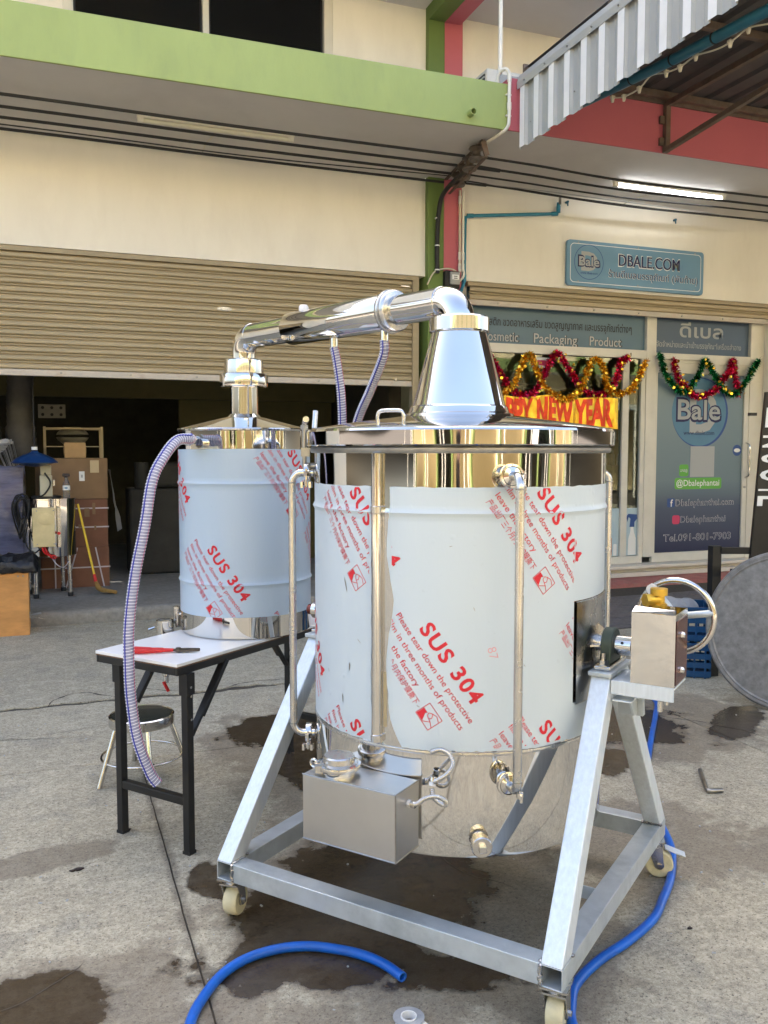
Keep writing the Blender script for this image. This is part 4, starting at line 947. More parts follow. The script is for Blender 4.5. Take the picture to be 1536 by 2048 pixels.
# ------------------------------------------------------------------ tilting cart
CX, CY, CR = 1.282, 2.668, rad(-52)
def W_(lx, ly, z=0.0): return (CX + math.cos(CR) * lx - math.sin(CR) * ly, CY + math.sin(CR) * lx + math.cos(CR) * ly, z)
TW = .062
CT = thing('tilting_cart', 'wheeled galvanised steel tilting frame carrying the large still', 'cart', (CX, CY, 0), CR)
BX = {1: .553, -1: .576}
for s_ in (-1, 1):
    MB().hollow((s_ * BX[s_], -.552, .171), (s_ * BX[s_], .552, .171), TW, TW, .004).build('side_beam', 'galvanised', CT, bev=.003)
    MB().hollow((-.545, s_ * .518, .1705), (.522, s_ * .518, .1705), TW, TW - .001, .004).build('cross_beam', 'galvanised', CT, bev=.003)
for sx in (-1, 1):
    for sy in (-1, 1):
        x = sx * .531
        # leg cut flush on the base beam and under the bearing plate
        a0, a1, b0, b1 = sy * .553, sy * .477, sy * .095, sy * .018
        q = [(a0, .2025), (a1, .2025), (b1, .872), (b0, .872)]
        MB().prism(q, -TW / 2 + .001, TW / 2 - .001, lambda a, b, d, sx=sx: (sx * (BX[sx] + (.531 - BX[sx]) * (b - .2025) / .6695) + d, a, b)).build('leg', 'galvanised_leg', CT, bev=.004)
        w_ = MB()
        rgw = random.Random(int(sx * 3 + sy * 7 + 50))
        for k in range(9): w_.lathe([(0, -.006), (.006, -.002), (.007, .003), (0, .007)], 8, (sx * BX[sx] - TW / 2 + TW * k / 8, (a1 if k % 2 else a1 + sy * -.004) + rgw.uniform(-.003, .003), .2045))
        w_.build('weld_bead', 'steel_dull', CT, smooth=60)
    MB().box((sx * .531, 0, .879), (.072, .22, .013)).build('bearing_plate', 'galvanised', CT, bev=.002)
    MB().box((sx * .531, 0, .8925), (.05, .17, .013)).build('bearing_foot', 'steel_satin', CT, bev=.003)
    h = MB(); pr = [(-.062, .90)] + [(.052 * math.cos(rad(180 - a)), .953 + .052 * math.sin(rad(180 - a))) for a in range(-10, 191, 10)] + [(.062, .90)]
    h.prism(pr, -.017, .017, lambda a, b, d, sx=sx: (sx * .531 + d, a, b)); h.build('bearing_housing', 'bearing_green', CT, bev=.004, smooth=40)
    for sy in (-1, 1):
        b_ = MB(); b_.cyl((sx * .531, sy * .072, .898), (sx * .531, sy * .072, .938), .007, 10); b_.lathe([(0, .902), (.015, .902), (.015, .917), (0, .917)], 6, (sx * .531, sy * .072, 0)); b_.lathe([(0, .8995), (.019, .8995), (.019, .902), (0, .902)], 16, (sx * .531, sy * .072, 0))
        b_.build('bolt', 'steel_satin', CT)
for sx in (-1, 1):
    for sy in (-1, 1):
        w_ = MB(); rgw = random.Random(int(sx * 5 + sy * 11 + 90)); xx = sx * (BX[sx] - .032)
        for k in range(10): w_.lathe([(0, -.006), (.0065, -.002), (.0065, .003), (0, .006)], 7, (xx + rgw.uniform(-.002, .002), sy * .5495, .146 + .0056 * k))
        for k in range(9): w_.lathe([(0, -.005), (.006, -.001), (.006, .003), (0, .006)], 7, (xx + rgw.uniform(-.003, .003), sy * (.492 + .006 * k), .2025))
        w_.build('weld_bead', 'steel_satin', CT, smooth=60)
for x, y in ((.48, -.02), (-.48, -.02), (.2, .455)):
    tb = MB(); tb.box((x, y, .145), (.12, .07, .006)); tb.box((x, y - .035, .165), (.12, .006, .04)); tb.build('tab_plate', 'galvanised', CT, bev=.001)
    MB().lathe([(0, .1485), (.012, .1485), (.013, .1492), (0, .1492)], 14, (x, y, 0)).build('bolt_hole', 'black_paint', CT)
# gear drive on the outer side
dsb = MB(); dsb.span((.565, -.098, .858), (.748, .05, .866)); dsb.span((.565, -.104, .824), (.748, -.098, .866)); dsb.build('drive_shelf', 'galvanised_leg', CT, bev=.001)
pl = [(.563, .772), (.618, .772), (.618, .808), (.563, .808)]
MB().span((.5645, -.095, .800), (.625, .0, .806)).build('shelf_bracket', 'galvanised_leg', CT, bev=.002)
MB().prism([(-.095, .7995), (.0, .7995), (.0, .745), (-.06, .755)], .618, .624, lambda a, b, d: (d, a, b)).build('shelf_bracket', 'galvanised', CT)
MB().prism([(-.03, .801), (-.005, .801), (.005, .745), (-.02, .745)], .565, .64, lambda a, b, d: (d, a, b)).build('shelf_bracket', 'galvanised', CT)
gb = MB(); t = .003
gb.span((.622, -.103, .8665), (.746, -.100, 1.078)); gb.span((.746, -.103, .8665), (.749, .052, 1.078)); gb.span((.622, .049, .8665), (.746, .052, 1.078)); gb.span((.622, -.100, 1.06), (.625, .049, 1.078))
gb.span((.625, -.100, 1.0), (.746, .049, 1.004))
gbo = gb.build('gear_cover', 'steel_mirror', CT)
gf = MB(); gf.grid([[(.622, -.100, 1.079), (.749, -.100, 1.079)], [(.626, -.075, 1.093), (.742, -.07, 1.087)]]); gf.build('cover_flange', 'steel_polished', CT)
MB().span((.7495, -.095, .872), (.7505, .048, 1.06)).build('cover_side', 'copper_plate', CT)
for z in (.905, 1.01): MB().lathe([(0, 0), (.010, 0), (.009, .007), (.004, .010), (0, .010)], 6, (.751, -.03, z), Matrix.Rotation(rad(90), 3, 'Y')).build('bolt', 'steel_polished', CT)
for y in (-.06, .02): MB().cyl((.70, y, .78), (.70, y, .812), .008, 8).build('bolt', 'steel_satin', CT)
hw = MB(); wc = Vector((.700, .12, 1.037)); WR = .113
hw.tube([tuple(wc + Vector((WR * math.cos(2 * PI * k / 48), 0, WR * math.sin(2 * PI * k / 48)))) for k in range(48)], .0095, 12, closed=True)
who = hw.build('handwheel', 'steel_polished', CT, smooth=60)
for a in (10, 130, 250): MB().tube([tuple(wc), tuple(wc + Vector((WR * math.cos(rad(a)), 0, WR * math.sin(rad(a)))))], .011, 10).build('spoke', 'galvanised', who, smooth=60)
MB().cyl(wc + Vector((0, -.072, 0)), wc + Vector((0, .03, 0)), .02, 16).build('hub', 'steel_dull', who, smooth=40)
MB().cyl(wc + Vector((-.073, -.016, .080)), wc + Vector((-.073, .012, .080)), .017, 16).build('grip_boss', 'white_bead', who, smooth=40)
v_ = MB(); vb = Vector((.668, .03, 1.0))
v_.lathe([(0, 0), (.024, 0), (.024, .045), (.019, .05), (.019, .066), (.025, .068), (.025, .086), (.018, .09), (.018, .112), (.026, .114), (.026, .134), (0, .134)], 16, vb)
v_.cyl(vb + Vector((0, 0, .100)), vb + Vector((-.030, -.030, .100)), .018, 16); v_.cyl(vb + Vector((-.028, -.028, .100)), vb + Vector((-.034, -.034, .100)), .021, 6)
v_.build('brass_valve', 'brass', CT, smooth=40)
# castors
def castor(x, y, ang, brake=False):
    f = MB(); zt = .1395
    f.box((0, 0, zt - .003), (.075, .075, .006)); f.cyl((0, 0, zt - .018), (0, 0, zt - .006), .024, 16); f.box((0, .0, zt - .021), (.064, .06, .006))
    for s_ in (-1, 1): f.prism([(-.022, zt - .022), (.030, zt - .022), (.036, .046), (.028, .036), (.014, .036), (.004, .046)], s_ * .030 - .0015, s_ * .030 + .0015, lambda a, b, d: (d, a, b))
    fo = f.build('castor', 'steel_satin', CT); fo.location = (x, y, 0); fo.rotation_euler = (0, 0, ang)
    R = Matrix.Rotation(rad(90), 3, 'Y'); c = (0, .02, .0505)
    MB().lathe([(.016, -.023), (.045, -.024), (.050, -.018), (.0505, 0), (.050, .018), (.045, .024), (.016, .023)], 36, c, R).build('wheel', 'nylon_wheel', fo, smooth=40)
    MB().lathe([(.0, -.0255), (.018, -.0255), (.018, .0255), (0, .0255)], 18, c, R).build('hub', 'steel_dull', fo, smooth=40)
    MB().lathe([(0, -.038), (.008, -.038), (.008, .038), (0, .038)], 6, c, R).build('axle_bolt', 'steel_satin', fo)
    if brake:
        MB().box((0, .075, .098), (.04, .075, .005), R=Matrix.Rotation(rad(-18), 3, 'X')).build('brake_pedal', 'galvanised_leg', fo, bev=.001)
        MB().box((0, .100, .084), (.05, .02, .012), R=Matrix.Rotation(rad(-18), 3, 'X')).build('brake_pedal', 'steel_satin', fo, bev=.001)
castor(.553, -.512, rad(6)); castor(-.576, -.512, rad(14)); castor(.553, .507, rad(-72), True); castor(-.576, .507, rad(30))

# ------------------------------------------------------------------ large still (kettle)
KT = thing('still_kettle', 'large stainless still kettle with film wrapped drum and tall cone head on the cart', 'still', (CX, CY, 0), CR)
RK = .4845
MB().lathe([(0, .372), (.30, .368), (RK - .012, .362), (RK - .002, .366), (RK, .376), (RK, .52), (RK, 1.36), (RK + .001, 1.367), (RK + .003, 1.373), (RK + .001, 1.379), (RK, 1.386), (RK, 1.552)], 128).build('drum', 'steel_mirror', KT, smooth=30)
MB().lathe([(RK, 1.545), (RK + .012, 1.546), (RK + .016, 1.552), (RK + .016, 1.560), (RK + .010, 1.566), (RK - .01, 1.566)], 128).build('drum_flange', 'steel_dull', KT, smooth=40)
lid = MB().lathe([(.495, 1.568), (.506, 1.567), (.511, 1.571), (.512, 1.612), (.509, 1.619), (.502, 1.623), (.40, 1.640), (.19, 1.668), (.150, 1.672)], 128).build('lid', 'steel_mirror', KT, smooth=24)
MB().lathe([(.186, 1.667), (.183, 1.674), (.170, 1.679), (.166, 1.690), (.164, 1.697), (.157, 1.702), (.092, 1.944), (.09, 1.946)], 96).build('cone_head', 'steel_mirror', KT, smooth=24)
MB().lathe([(.088, 1.944), (.096, 1.945), (.100, 1.949), (.100, 1.992), (.096, 1.996), (.06, 1.997)], 64).build('head_collar', 'steel_polished', KT, smooth=30)
MB().tube(spline([(-.030, -.470, 1.626), (-.031, -.470, 1.655), (-.022, -.468, 1.668), (.010, -.462, 1.670), (.038, -.456, 1.668), (.047, -.454, 1.655), (.046, -.454, 1.626)], 6), .0055, 10).build('lid_handle', 'steel_satin', KT, smooth=60)
def pol(a, r, z): return (r * math.cos(rad(a)), r * math.sin(rad(a)), z)
# lid latch on the left
la = MB(); la.cyl(pol(-152, .524, 1.49), pol(-152, .524, 1.645), .008, 10); la.cyl(pol(-152, .524, 1.50), pol(-152, .486, 1.50), .012, 10); la.lathe([(0, 1.625), (.014, 1.625), (.014, 1.64), (0, 1.64)], 6, pol(-152, .524, 0))
la.box(pol(-152, .52, 1.548), (.03, .02, .03), rad(-152)); la.build('latch_bolt', 'steel_dull', KT, smooth=40)
la = MB(); la.cyl(pol(-150, .52, 1.648), pol(-138, .515, 1.655), .010, 10); la.build('latch_bolt', 'steel_satin', KT, smooth=40)
MB().cyl(pol(-158, .50, 1.63), pol(-160, .50, 1.69), .010, 10).build('latch_pin', 'steel_satin', KT, smooth=40)

MB().lathe([(RK, .668), (RK + .003, .669), (RK + .0045, .674), (RK + .003, .679), (RK, .680)], 128).build('drum_rail', 'steel_satin', KT, smooth=50)
# protective film on the drum
RF = RK + .0009
ZF0, ZF1 = .683, 1.448
def film_sheet(a0, a1, z0, z1, na, edge0=None, edge1=None, bottom=0.0, top=0.0, seed=0):
    zs = sorted(set([z0 + (z1 - z0) * k / 30 for k in range(31)] + [z for z in (1.36, 1.366, 1.373, 1.380, 1.386) if z0 < z < z1])); rows = []
    for z in zs:
        b0 = a0 + (edge0(z) if edge0 else 0); b1 = a1 + (edge1(z) if edge1 else 0); row = []
        for k in range(na + 1):
            a = b0 + (b1 - b0) * k / na
            rr = RF + (.006 * max(0, 1 - abs(z - 1.373) / .012))
            zz = z + (bottom * (.005 * noise.noise((a * .07, seed, 0)) + .004 * noise.noise((a * .5, seed, 1))) if z == z0 else 0) + (top * .0025 * noise.noise((a * .23, 5 + seed, 0)) if z == z1 else 0)
            row.append(pol(a, rr, zz))
        rows.append(row)
    mb = MB(); mb.grid(rows); return mb
def tearL(z): return .8 * noise.noise((z * 5, 1, 0)) + .25 * noise.noise((z * 40, 2, 0))
def tearR(z):
    base = 1.2 * noise.noise((z * 6, 7, 0)) + .3 * noise.noise((z * 45, 3, 0))
    if .98 < z < 1.25: base += 2.0 * max(0, 1 - abs(z - 1.12) / .13)
    if z < .78: base += 5.5 * ((.78 - z) / .1) ** 1.6
    return base
fm = film_sheet(-215, -95.4, ZF0, ZF1, 90, None, tearL, 1, 1, 1)
f2 = film_sheet(-88.4, -17.8, ZF0, ZF1, 60, tearR, None, 1, 1, 2)
f3 = film_sheet(-17.8, 28, 1.102, ZF1, 36, None, None, 0, 1, 2)
f4 = film_sheet(-17.8, 28, ZF0, .792, 36, None, None, 1, 0, 2)
f5 = film_sheet(28, 145, ZF0, ZF1, 60, None, None, 1, 1, 3)
film = MB()
for f_ in (fm, f2, f3, f4, f5): film.add(f_.v, f_.f)
FK = film.build('protective_film', 'film', KT, smooth=50)
# red print on the film
TA = rad(-54.5)
def print_block(cond=False):
    out = []
    def ln(s, h, al, pe, w, bold): out.append(shift(text(s, h, bold, 'LEFT', w, 1.16 if bold > .02 else 1.0), al, pe))
    ln('SUS 304', .0435, 0.0, 0.0, .268, .028)
    ln('Please tear down the protective', .0185, -.070, -.038, .378, .0)
    ln('film in three months of products', .0185, -.070, -.073, .378, .0)
    ln('leave the factory', .0185, -.070, -.108, .205, .0)
    ln('产品出厂三个月内保护膜撕下', .0170, -.070, -.140, .245, .0)
    # pictogram: a hand peeling film off a sheet
    def poly(p): out.append(([(x, y) for x, y in p], [tuple(range(len(p)))]))
    def line(pts, w=.0010):
        for (x0, y0), (x1, y1) in zip(pts, pts[1:]):
            d = math.hypot(x1 - x0, y1 - y0) or 1; nx, ny = -(y1 - y0) / d * w, (x1 - x0) / d * w
            poly([(x0 + nx, y0 + ny), (x0 - nx, y0 - ny), (x1 - nx, y1 - ny), (x1 + nx, y1 + ny)])
    bx, by = .195, -.150
    line([(bx, by), (bx + .062, by), (bx + .062, by + .052), (bx, by + .052), (bx, by)])
    poly([(bx + .002, by + .002), (bx + .030, by + .002), (bx + .016, by + .024), (bx + .020, by + .030), (bx + .002, by + .030)])
    line([(bx + .030, by + .001), (bx + .046, by + .020), (bx + .062, by + .012)])
    line([(bx + .030, by + .040), (bx + .022, by + .033), (bx + .026, by + .024), (bx + .036, by + .022), (bx + .040, by + .030), (bx + .034, by + .038), (bx + .030, by + .040), (bx + .044, by + .046), (bx + .060, by + .040)])
    line([(bx + .046, by + .020), (bx + .036, by + .022)])
    v, f = [], []
    for a, b in out: o = len(v); v += a; f += [tuple(i + o for i in q) for q in b]
    return shift((v, f), 0, 0, TA)
BLK = print_block()
def wrap_print(parent, blocks, R, z0, z1, gaps, m='film_red', bead=()):
    for (s0, zz) in blocks:
        vf = shift(BLK, s0, zz)
        for (sa, sb, za, zb) in gaps:
            c_ = clip(vf, (sa, sb, za, zb))
            if not c_[1]: continue
            def fr(a, b):
                rr = R + .0011 + max([.006 * max(0, 1 - abs(b - q) / .012) for q in bead] or [0])
                return pol(math.degrees(a / R), rr, b)
            MB().flat(c_, fr).build('red_print', m, parent, recalc=False)
A0 = (-.651, 1.038)
S_ = lambda a: RF * rad(a)
blk = [(A0[0] + dx, A0[1] + dz) for dx, dz in ((0, 0), (.345, .393), (-.246, .389), (-.247, -.32), (.362, -.30), (-.59, 0), (.59, 0), (-.84, .39), (-.84, -.32), (.935, .39))]
wrap_print(FK, blk, RF, ZF0, ZF1, [(S_(-214), S_(-96.2), ZF0 + .006, ZF1 - .004), (S_(-86.9), S_(-18.2), ZF0 + .008, ZF1 - .004), (S_(-17.6), S_(27), 1.106, ZF1 - .004)], bead=(1.373,))
MB().flat(shift(text('87', .026, -.01), RF * rad(-53.5), .985, rad(-75)), lambda a, b: pol(math.degrees(a / RF), RF + .001, b)).build('pencil_mark', 'film_pink', FK, recalc=False)
def scuff(a, z, L, w, ang):
    c, s2 = math.cos(rad(ang)), math.sin(rad(ang)); pts = [(-L / 2, 0), (-L / 6, w), (L / 3, w * .6), (L / 2, 0), (L / 4, -w * .7), (-L / 4, -w)]
    MB().flat(([(x * c - y * s2 + RF * rad(a), x * s2 + y * c + z) for x, y in pts], [tuple(range(6))]), lambda p, q: pol(math.degrees(p / RF), RF + .0012, q)).build('scuff', 'steel_dull', FK, recalc=False)
for a, z, L, w, an in ((-108, 1.145, .05, .0022, -75), (-106, .895, .028, .003, -95), (-110, .79, .03, .0026, -86), (-101, .98, .02, .0012, -40), (-58, 1.10, .014, .0011, -70), (-77, .81, .012, .0013, -30), (-118, 1.30, .012, .001, 20), (-40, .93, .01, .001, -60), (-66, 1.28, .01, .001, 10), (-120, .86, .016, .001, -50)):
    scuff(a, z, L, w, an)
# upright cable duct over the gap in the film
MB().tube([pol(-92.4, RK + .009, .690), pol(-92.4, RK + .009, 1.545)], .0155, 24).build('cable_duct', 'steel_polished', KT, smooth=60)
for z in (.70, 1.38): MB().lathe([(.0157, -.012), (.018, -.010), (.018, .010), (.0157, .012)], 24, pol(-92.4, RK + .009, z)).build('duct_clip', 'steel_satin', KT, smooth=40)

# circulation pipes with tri-clamps
def clampset(p, d, parent, rr=.030):
    """two ferrules, a clamp band and wing nut on a pipe along d at p"""
    p, d = Vector(p), Vector(d).normalized(); R = d.to_track_quat('Z', 'Y').to_matrix()
    MB().lathe([(.0127, -.030), (.0127, -.012), (rr * .86, -.008), (rr * .95, -.003), (rr * .95, .003), (rr * .86, .008), (.0127, .012), (.0127, .030)], 28, p, R).build('ferrule', 'steel_polished', parent, smooth=30)
    cl = MB().lathe([(rr * .93, -.010), (rr * 1.12, -.009), (rr * 1.16, 0), (rr * 1.12, .009), (rr * .93, .010)], 28, p, R).build('clamp', 'steel_polished', parent, smooth=40)
    dn = Vector((0, 0, -1)); sd_ = d.cross(Vector((0, 0, 1))).normalized()
    w_ = MB(); c = p + (-sd_ * rr * 1.15) + dn * rr * .25
    w_.cyl(c + Vector((0, 0, .022)), c + Vector((0, 0, -.040)), .0045, 8); w_.box(c + Vector((0, 0, .006)), (.014, .014, .016)); w_.lathe([(0, -.012), (.011, -.010), (.011, .004), (0, .008)], 10, c + Vector((0, 0, -.024)))
    for s_ in (-1, 1): w_.box(c + d * s_ * .014 + Vector((0, 0, -.032)), (.008, .02, .020), rad(20))
    w_.build('wing_nut', 'steel_polished', parent, smooth=40)
def loop_pipe(a, rp, z0, z1, name):
    r_ = .0127; bend = .034
    P = [pol(a, RK - .004, z1)] + [pol(a, rp - bend + bend * math.sin(t), z1 - bend + bend * math.cos(t)) for t in [PI / 2 * k / 8 for k in range(9)]]
    P += [pol(a, rp - bend + bend * math.cos(t), z0 + bend - bend * math.sin(t)) for t in [PI / 2 * k / 8 for k in range(9)]] + [pol(a, RK - .004, z0)]
    o = MB().tube(P, r_, 18).build(name, 'steel_satin', KT, smooth=60)
    rm = (RK + rp - bend) / 2 + .004
    for z in (z0, z1):
        clampset(pol(a, rm, z), pol(a, 1, 0), o)
        MB().lathe([(.0135, 0), (.022, .0005), (.020, .003), (.0135, .006)], 20, pol(a, RK + .001, z), Vector(pol(a, 1, 0)).to_track_quat('Z', 'Y').to_matrix()).build('weld_boss', 'steel_satin', o, smooth=50)
    for z in (z0 + bend, z1 - bend): MB().lathe([(.0128, -.002), (.0138, 0), (.0128, .002)], 18, pol(a, rp, z)).build('weld_ring', 'steel_dull', o, smooth=60)
    return o
loop_pipe(-47.4, .600, .600, 1.482, 'circulation_pipe')
loop_pipe(-150.0, .565, .578, 1.478, 'circulation_pipe')
loop_pipe(47.0, .572, .600, 1.478, 'circulation_pipe')
# trunnions
for s_ in (1, -1):
    a_ = 0 if s_ > 0 else 180
    MB().lathe([(RK + .001, .785), (RK + .006, .787), (RK + .006, 1.098), (RK + .001, 1.10)], 20, a0=rad(a_ - 16.8), a1=rad(a_ + 16.8)).build('trunnion_plate', 'steel_satin', KT, bev=.0)
    MB().cyl((s_ * (RK - .01), 0, .953), (s_ * .552, 0, .953), .026, 24).build('trunnion_shaft', 'steel_satin', KT, smooth=40)
    MB().cyl((s_ * .5495, 0, .953), (s_ * .60, 0, .953), .031, 24).build('set_collar', 'steel_polished', KT, smooth=40)
    MB().cyl((s_ * .60, 0, .953), (s_ * .625, 0, .953), .020, 20).build('drive_shaft', 'copper_plate', KT, smooth=40)
    MB().cyl((s_ * .575, -.029, .953 + .012), (s_ * .575, -.0315, .953 + .013), .0045, 8).build('set_screw', 'black_paint', KT)
    gs = MB()
    for an in (0, 90, 180, 270):
        d = Vector((0, math.cos(rad(an)), math.sin(rad(an)))); e = Vector((0, -d.z, d.y)) * .0025; c = Vector((0, 0, .953))
        pts = [Vector((s_ * .470, 0, 0)) + c + d * .075, Vector((s_ * .470, 0, 0)) + c + d * .024, Vector((s_ * .545, 0, 0)) + c + d * .024]
        gs.add([p + e for p in pts] + [p - e for p in pts], [(0, 1, 2), (5, 4, 3), (0, 3, 4, 1), (1, 4, 5, 2), (2, 5, 3, 0)])
    gs.build('gusset', 'steel_satin', KT)
# heater terminal box
hb = MB().span((-.200, -.622, .402), (.120, -.487, .597)).build('heater_box', 'steel_box', KT, bev=.003)
ws = MB()
for p, q in (((-.2, -.622, .597), (.12, -.622, .597)), ((.12, -.622, .597), (.12, -.487, .597)), ((.12, -.622, .402), (.12, -.622, .597)), ((.12, -.622, .402), (.12, -.487, .402)), ((-.2, -.622, .402), (.12, -.622, .402))): ws.tube([p, q], .0022, 6)
ws.build('seam', 'steel_dull', hb)
c0 = (-.112, -.560, 0)
MB().lathe([(.050, .597), (.050, .612), (.060, .616), (.060, .622)], 36, c0).build('filler_neck', 'steel_polished', hb, smooth=40)
MB().lathe([(.0605, .612), (.066, .614), (.068, .621), (.066, .628), (.058, .630)], 36, c0).build('clamp_band', 'steel_polished', hb, smooth=40)
MB().lathe([(.058, .623), (.056, .630), (.048, .632), (.047, .648), (.043, .652), (0, .653)], 36, c0).build('filler_cap', 'steel_satin', hb, smooth=30)
w_ = MB(); cc = Vector((-.180, -.59, .621)); w_.cyl(cc, cc + Vector((.04, -.03, 0)), .0055, 8); w_.tube([tuple(cc + Vector((-.004 + .011 * math.cos(2 * PI * k / 14), .004, .011 * math.sin(2 * PI * k / 14)))) for k in range(14)], .0045, 8, closed=True); w_.box(cc + Vector((.035, -.028, 0)), (.02, .022, .022), rad(40)); w_.build('wing_nut', 'steel_polished', hb, smooth=40)
w_ = MB()
for k in range(4): w_.cyl((-.2005, -.56 + .02 * k, .47 + .012 * k), (-.215, -.56 + .02 * k, .47 + .012 * k), .006, 8)
w_.build('terminal', 'steel_polished', hb, smooth=40)
def flex(pts, name, r=.0068):
    P = spline(pts, 70); L = 0; rs = []
    for i, p in enumerate(P):
        if i: L += (Vector(p) - Vector(P[i - 1])).length
        rs.append(r * (1 + .10 * math.sin(L / .0052 * 2 * PI)))
    return MB().tube(P, rs, 12).build(name, 'steel_satin', KT, smooth=80)
flex([(.122, -.555, .552), (.150, -.558, .556), (.178, -.556, .578), (.206, -.545, .586), (.226, -.530, .574), (.222, -.518, .556), (.198, -.508, .553), (.176, -.502, .563), (.168, -.497, .585)], 'flex_conduit')
for p, d in (((.121, -.555, .552), (1, 0, 0)), ((.1675, -.494, .592), (0, .3, 1))):
    R = Vector(d).to_track_quat('Z', 'Y').to_matrix()
    MB().lathe([(0, 0), (.011, 0), (.011, .010), (0, .010)], 6, p, R).build('gland_nut', 'white_bead', KT); MB().lathe([(.0085, .010), (.0105, .012), (.0105, .024), (.0085, .026)], 16, p, R).build('gland', 'steel_polished', KT, smooth=40)
flex([(.1675, -.488, .600), (.190, -.500, .615), (.220, -.500, .640), (.232, -.492, .668), (.218, -.488, .692), (.190, -.488, .700), (.165, -.488, .690), (.150, -.4605, .680)], 'flex_conduit')
R = Vector(pol(-55.5, 1, 0)).to_track_quat('Z', 'Y').to_matrix()
MB().lathe([(.0, 0), (.026, 0), (.026, .016), (.031, .018), (.031, .042), (.028, .046), (0, .046)], 24, pol(-55.5, RK - .002, .415), R).build('drain_socket', 'steel_satin', KT, smooth=30)
MB().box(pol(-55.5, RK + .050, .415), (.018, .020, .020), rad(-55.5)).build('drain_plug', 'steel_polished', KT, bev=.002)
# inner dark sticker patch left bare beside the duct
MB().lathe([(RK + .0006, .735), (RK + .0006, .90)], 3, a0=rad(-90.2), a1=rad(-88.9)).build('adhesive_tape', 'packing_tape', FK)
# ------------------------------------------------------------------ folding table, condenser and vapour pipe
TB = thing('folding_table', 'folding table with white laminate top and black steel legs', 'table', W_(-1.236, .290), CR)
MB().box((0, 0, .7485), (.447, 1.20, .013)).build('tabletop', 'laminate_white', TB, bev=.002)
MB().box((0, 0, .7395), (.443, 1.196, .005)).build('tabletop_core', 'plywood_edge', TB)
ap = MB()
for s_ in (-1, 1): ap.span((s_ * .2215 - (.012 if s_ > 0 else -.012), -.597, .708), (s_ * .2215, .597, .7368)); ap.span((-.2085, s_ * .597 - (.012 if s_ > 0 else -.012), .708), (.2085, s_ * .597, .7368))
ap.build('apron', 'black_paint', TB, bev=.002)
for sy in (-1, 1):
    y = sy * .555 + .015
    for sx in (-1, 1):
        x = sx * .183 + .031
        MB().span((x - .0165, y - .0165, .0), (x + .0165, y + .0165, .708)).build('leg', 'black_paint', TB, bev=.003)
        MB().span((x - .0185, y - .0185, .0), (x + .0185, y + .0185, .012)).build('foot_cap', 'black_rubber', TB)
        MB().span((x - .021, y - .021, .625), (x + .021, y + .021, .7079)).build('hinge_bracket', 'black_paint', TB)
        MB().bar((x - .004 * sx, y - sy * .02, .46), (x - .004 * sx, y - sy * .22, .715), .012, .03, (1, 0, 0)).build('brace', 'black_paint', TB, bev=.002)
        MB().bar((x - .004 * sx, y - sy * .075, .523), (x - .004 * sx, y - sy * .22, .715), .017, .036, (1, 0, 0)).build('brace', 'black_paint', TB, bev=.002)
        for z in (.62, .53, .655): MB().cyl((x + .0165 * sx, y, z), (x + .0225 * sx, y, z), .005, 8).build('rivet', 'steel_satin', TB)
    MB().span((-.135, y - .015, .19), (.197, y + .015, .222)).build('stretcher', 'black_paint', TB, bev=.002)

CD = thing('condenser_tank', 'smaller film wrapped stainless condenser tank standing on the white table', 'tank', (*W_(-1.250, .371)[:2], .7556), CR)
RC = .2907
def zc(z): return (z - 1.55) * .969 + 1.55 - .7556
def bead(z): return [(RC, zc(z) - .012), (RC + .001, zc(z) - .006), (RC + .003, zc(z)), (RC + .001, zc(z) + .006), (RC, zc(z) + .012)]
MB().lathe([(0, .0), (RC - .004, 0), (RC, .004)] + bead(.97) + bead(1.41) + [(RC, zc(1.640)), (RC + .004, zc(1.642)), (RC + .005, zc(1.648)), (RC + .002, zc(1.653)), (.10, zc(1.703)), (.075, zc(1.708)), (.062, zc(1.722)), (.062, zc(1.846))], 112).build('drum', 'steel_mirror', CD, smooth=24)
RG = RC + .0009
zs = sorted([.827 + (1.56 - .827) * k / 24 for k in range(25)] + [.958, .964, .97, .976, .982, 1.398, 1.404, 1.41, 1.416, 1.422])
rows = []
for i, z in enumerate(zs):
    rr = RG + .0055 * max(0, 1 - min(abs(z - .97), abs(z - 1.41)) / .012)
    rows.append([pol(-190 + 330 * k / 120, rr, zc(z) + ((.004 * noise.noise((k * .03, 2, 0))) if i in (0, len(zs) - 1) else 0)) for k in range(121)])
FC = MB().grid(rows).build('protective_film', 'film_blue', CD, smooth=50)
c0 = (-.424, zc(1.122))
wrap_print(FC, [(c0[0] + a, c0[1] + b) for a, b in ((0, 0), (.362, .41), (-.285, .407), (.362, -.31), (-.285, -.31), (.63, .08))], RG, 0, 1, [(RG * rad(-189), RG * rad(139), zc(.831), zc(1.556))], bead=(zc(.97), zc(1.41)))
# upper coupling
MB().lathe([(.062, zc(1.842)), (.100, zc(1.843)), (.106, zc(1.848)), (.107, zc(1.856)), (.107, zc(1.896)), (.104, zc(1.903)), (.088, zc(1.904))], 56).build('coupling_nut', 'steel_polished', CD, smooth=30)
fit = CD
d_ = Vector(pol(-94, 1, 0))
MB().cyl(pol(-94, RC - .01, zc(1.600)), pol(-94, RC + .045, zc(1.600)), .016, 16).build('hose_nipple', 'steel_satin', CD, smooth=40)
MB().cyl(pol(-94, RC + .030, zc(1.600)), pol(-94, RC + .050, zc(1.600)), .024, 18).build('hose_clip', 'steel_dull', CD, smooth=40)
MB().cyl(pol(-86, RC - .01, zc(1.585)), pol(-86, RC + .025, zc(1.585)), .020, 16).build('inspection_boss', 'steel_polished', CD, smooth=40)
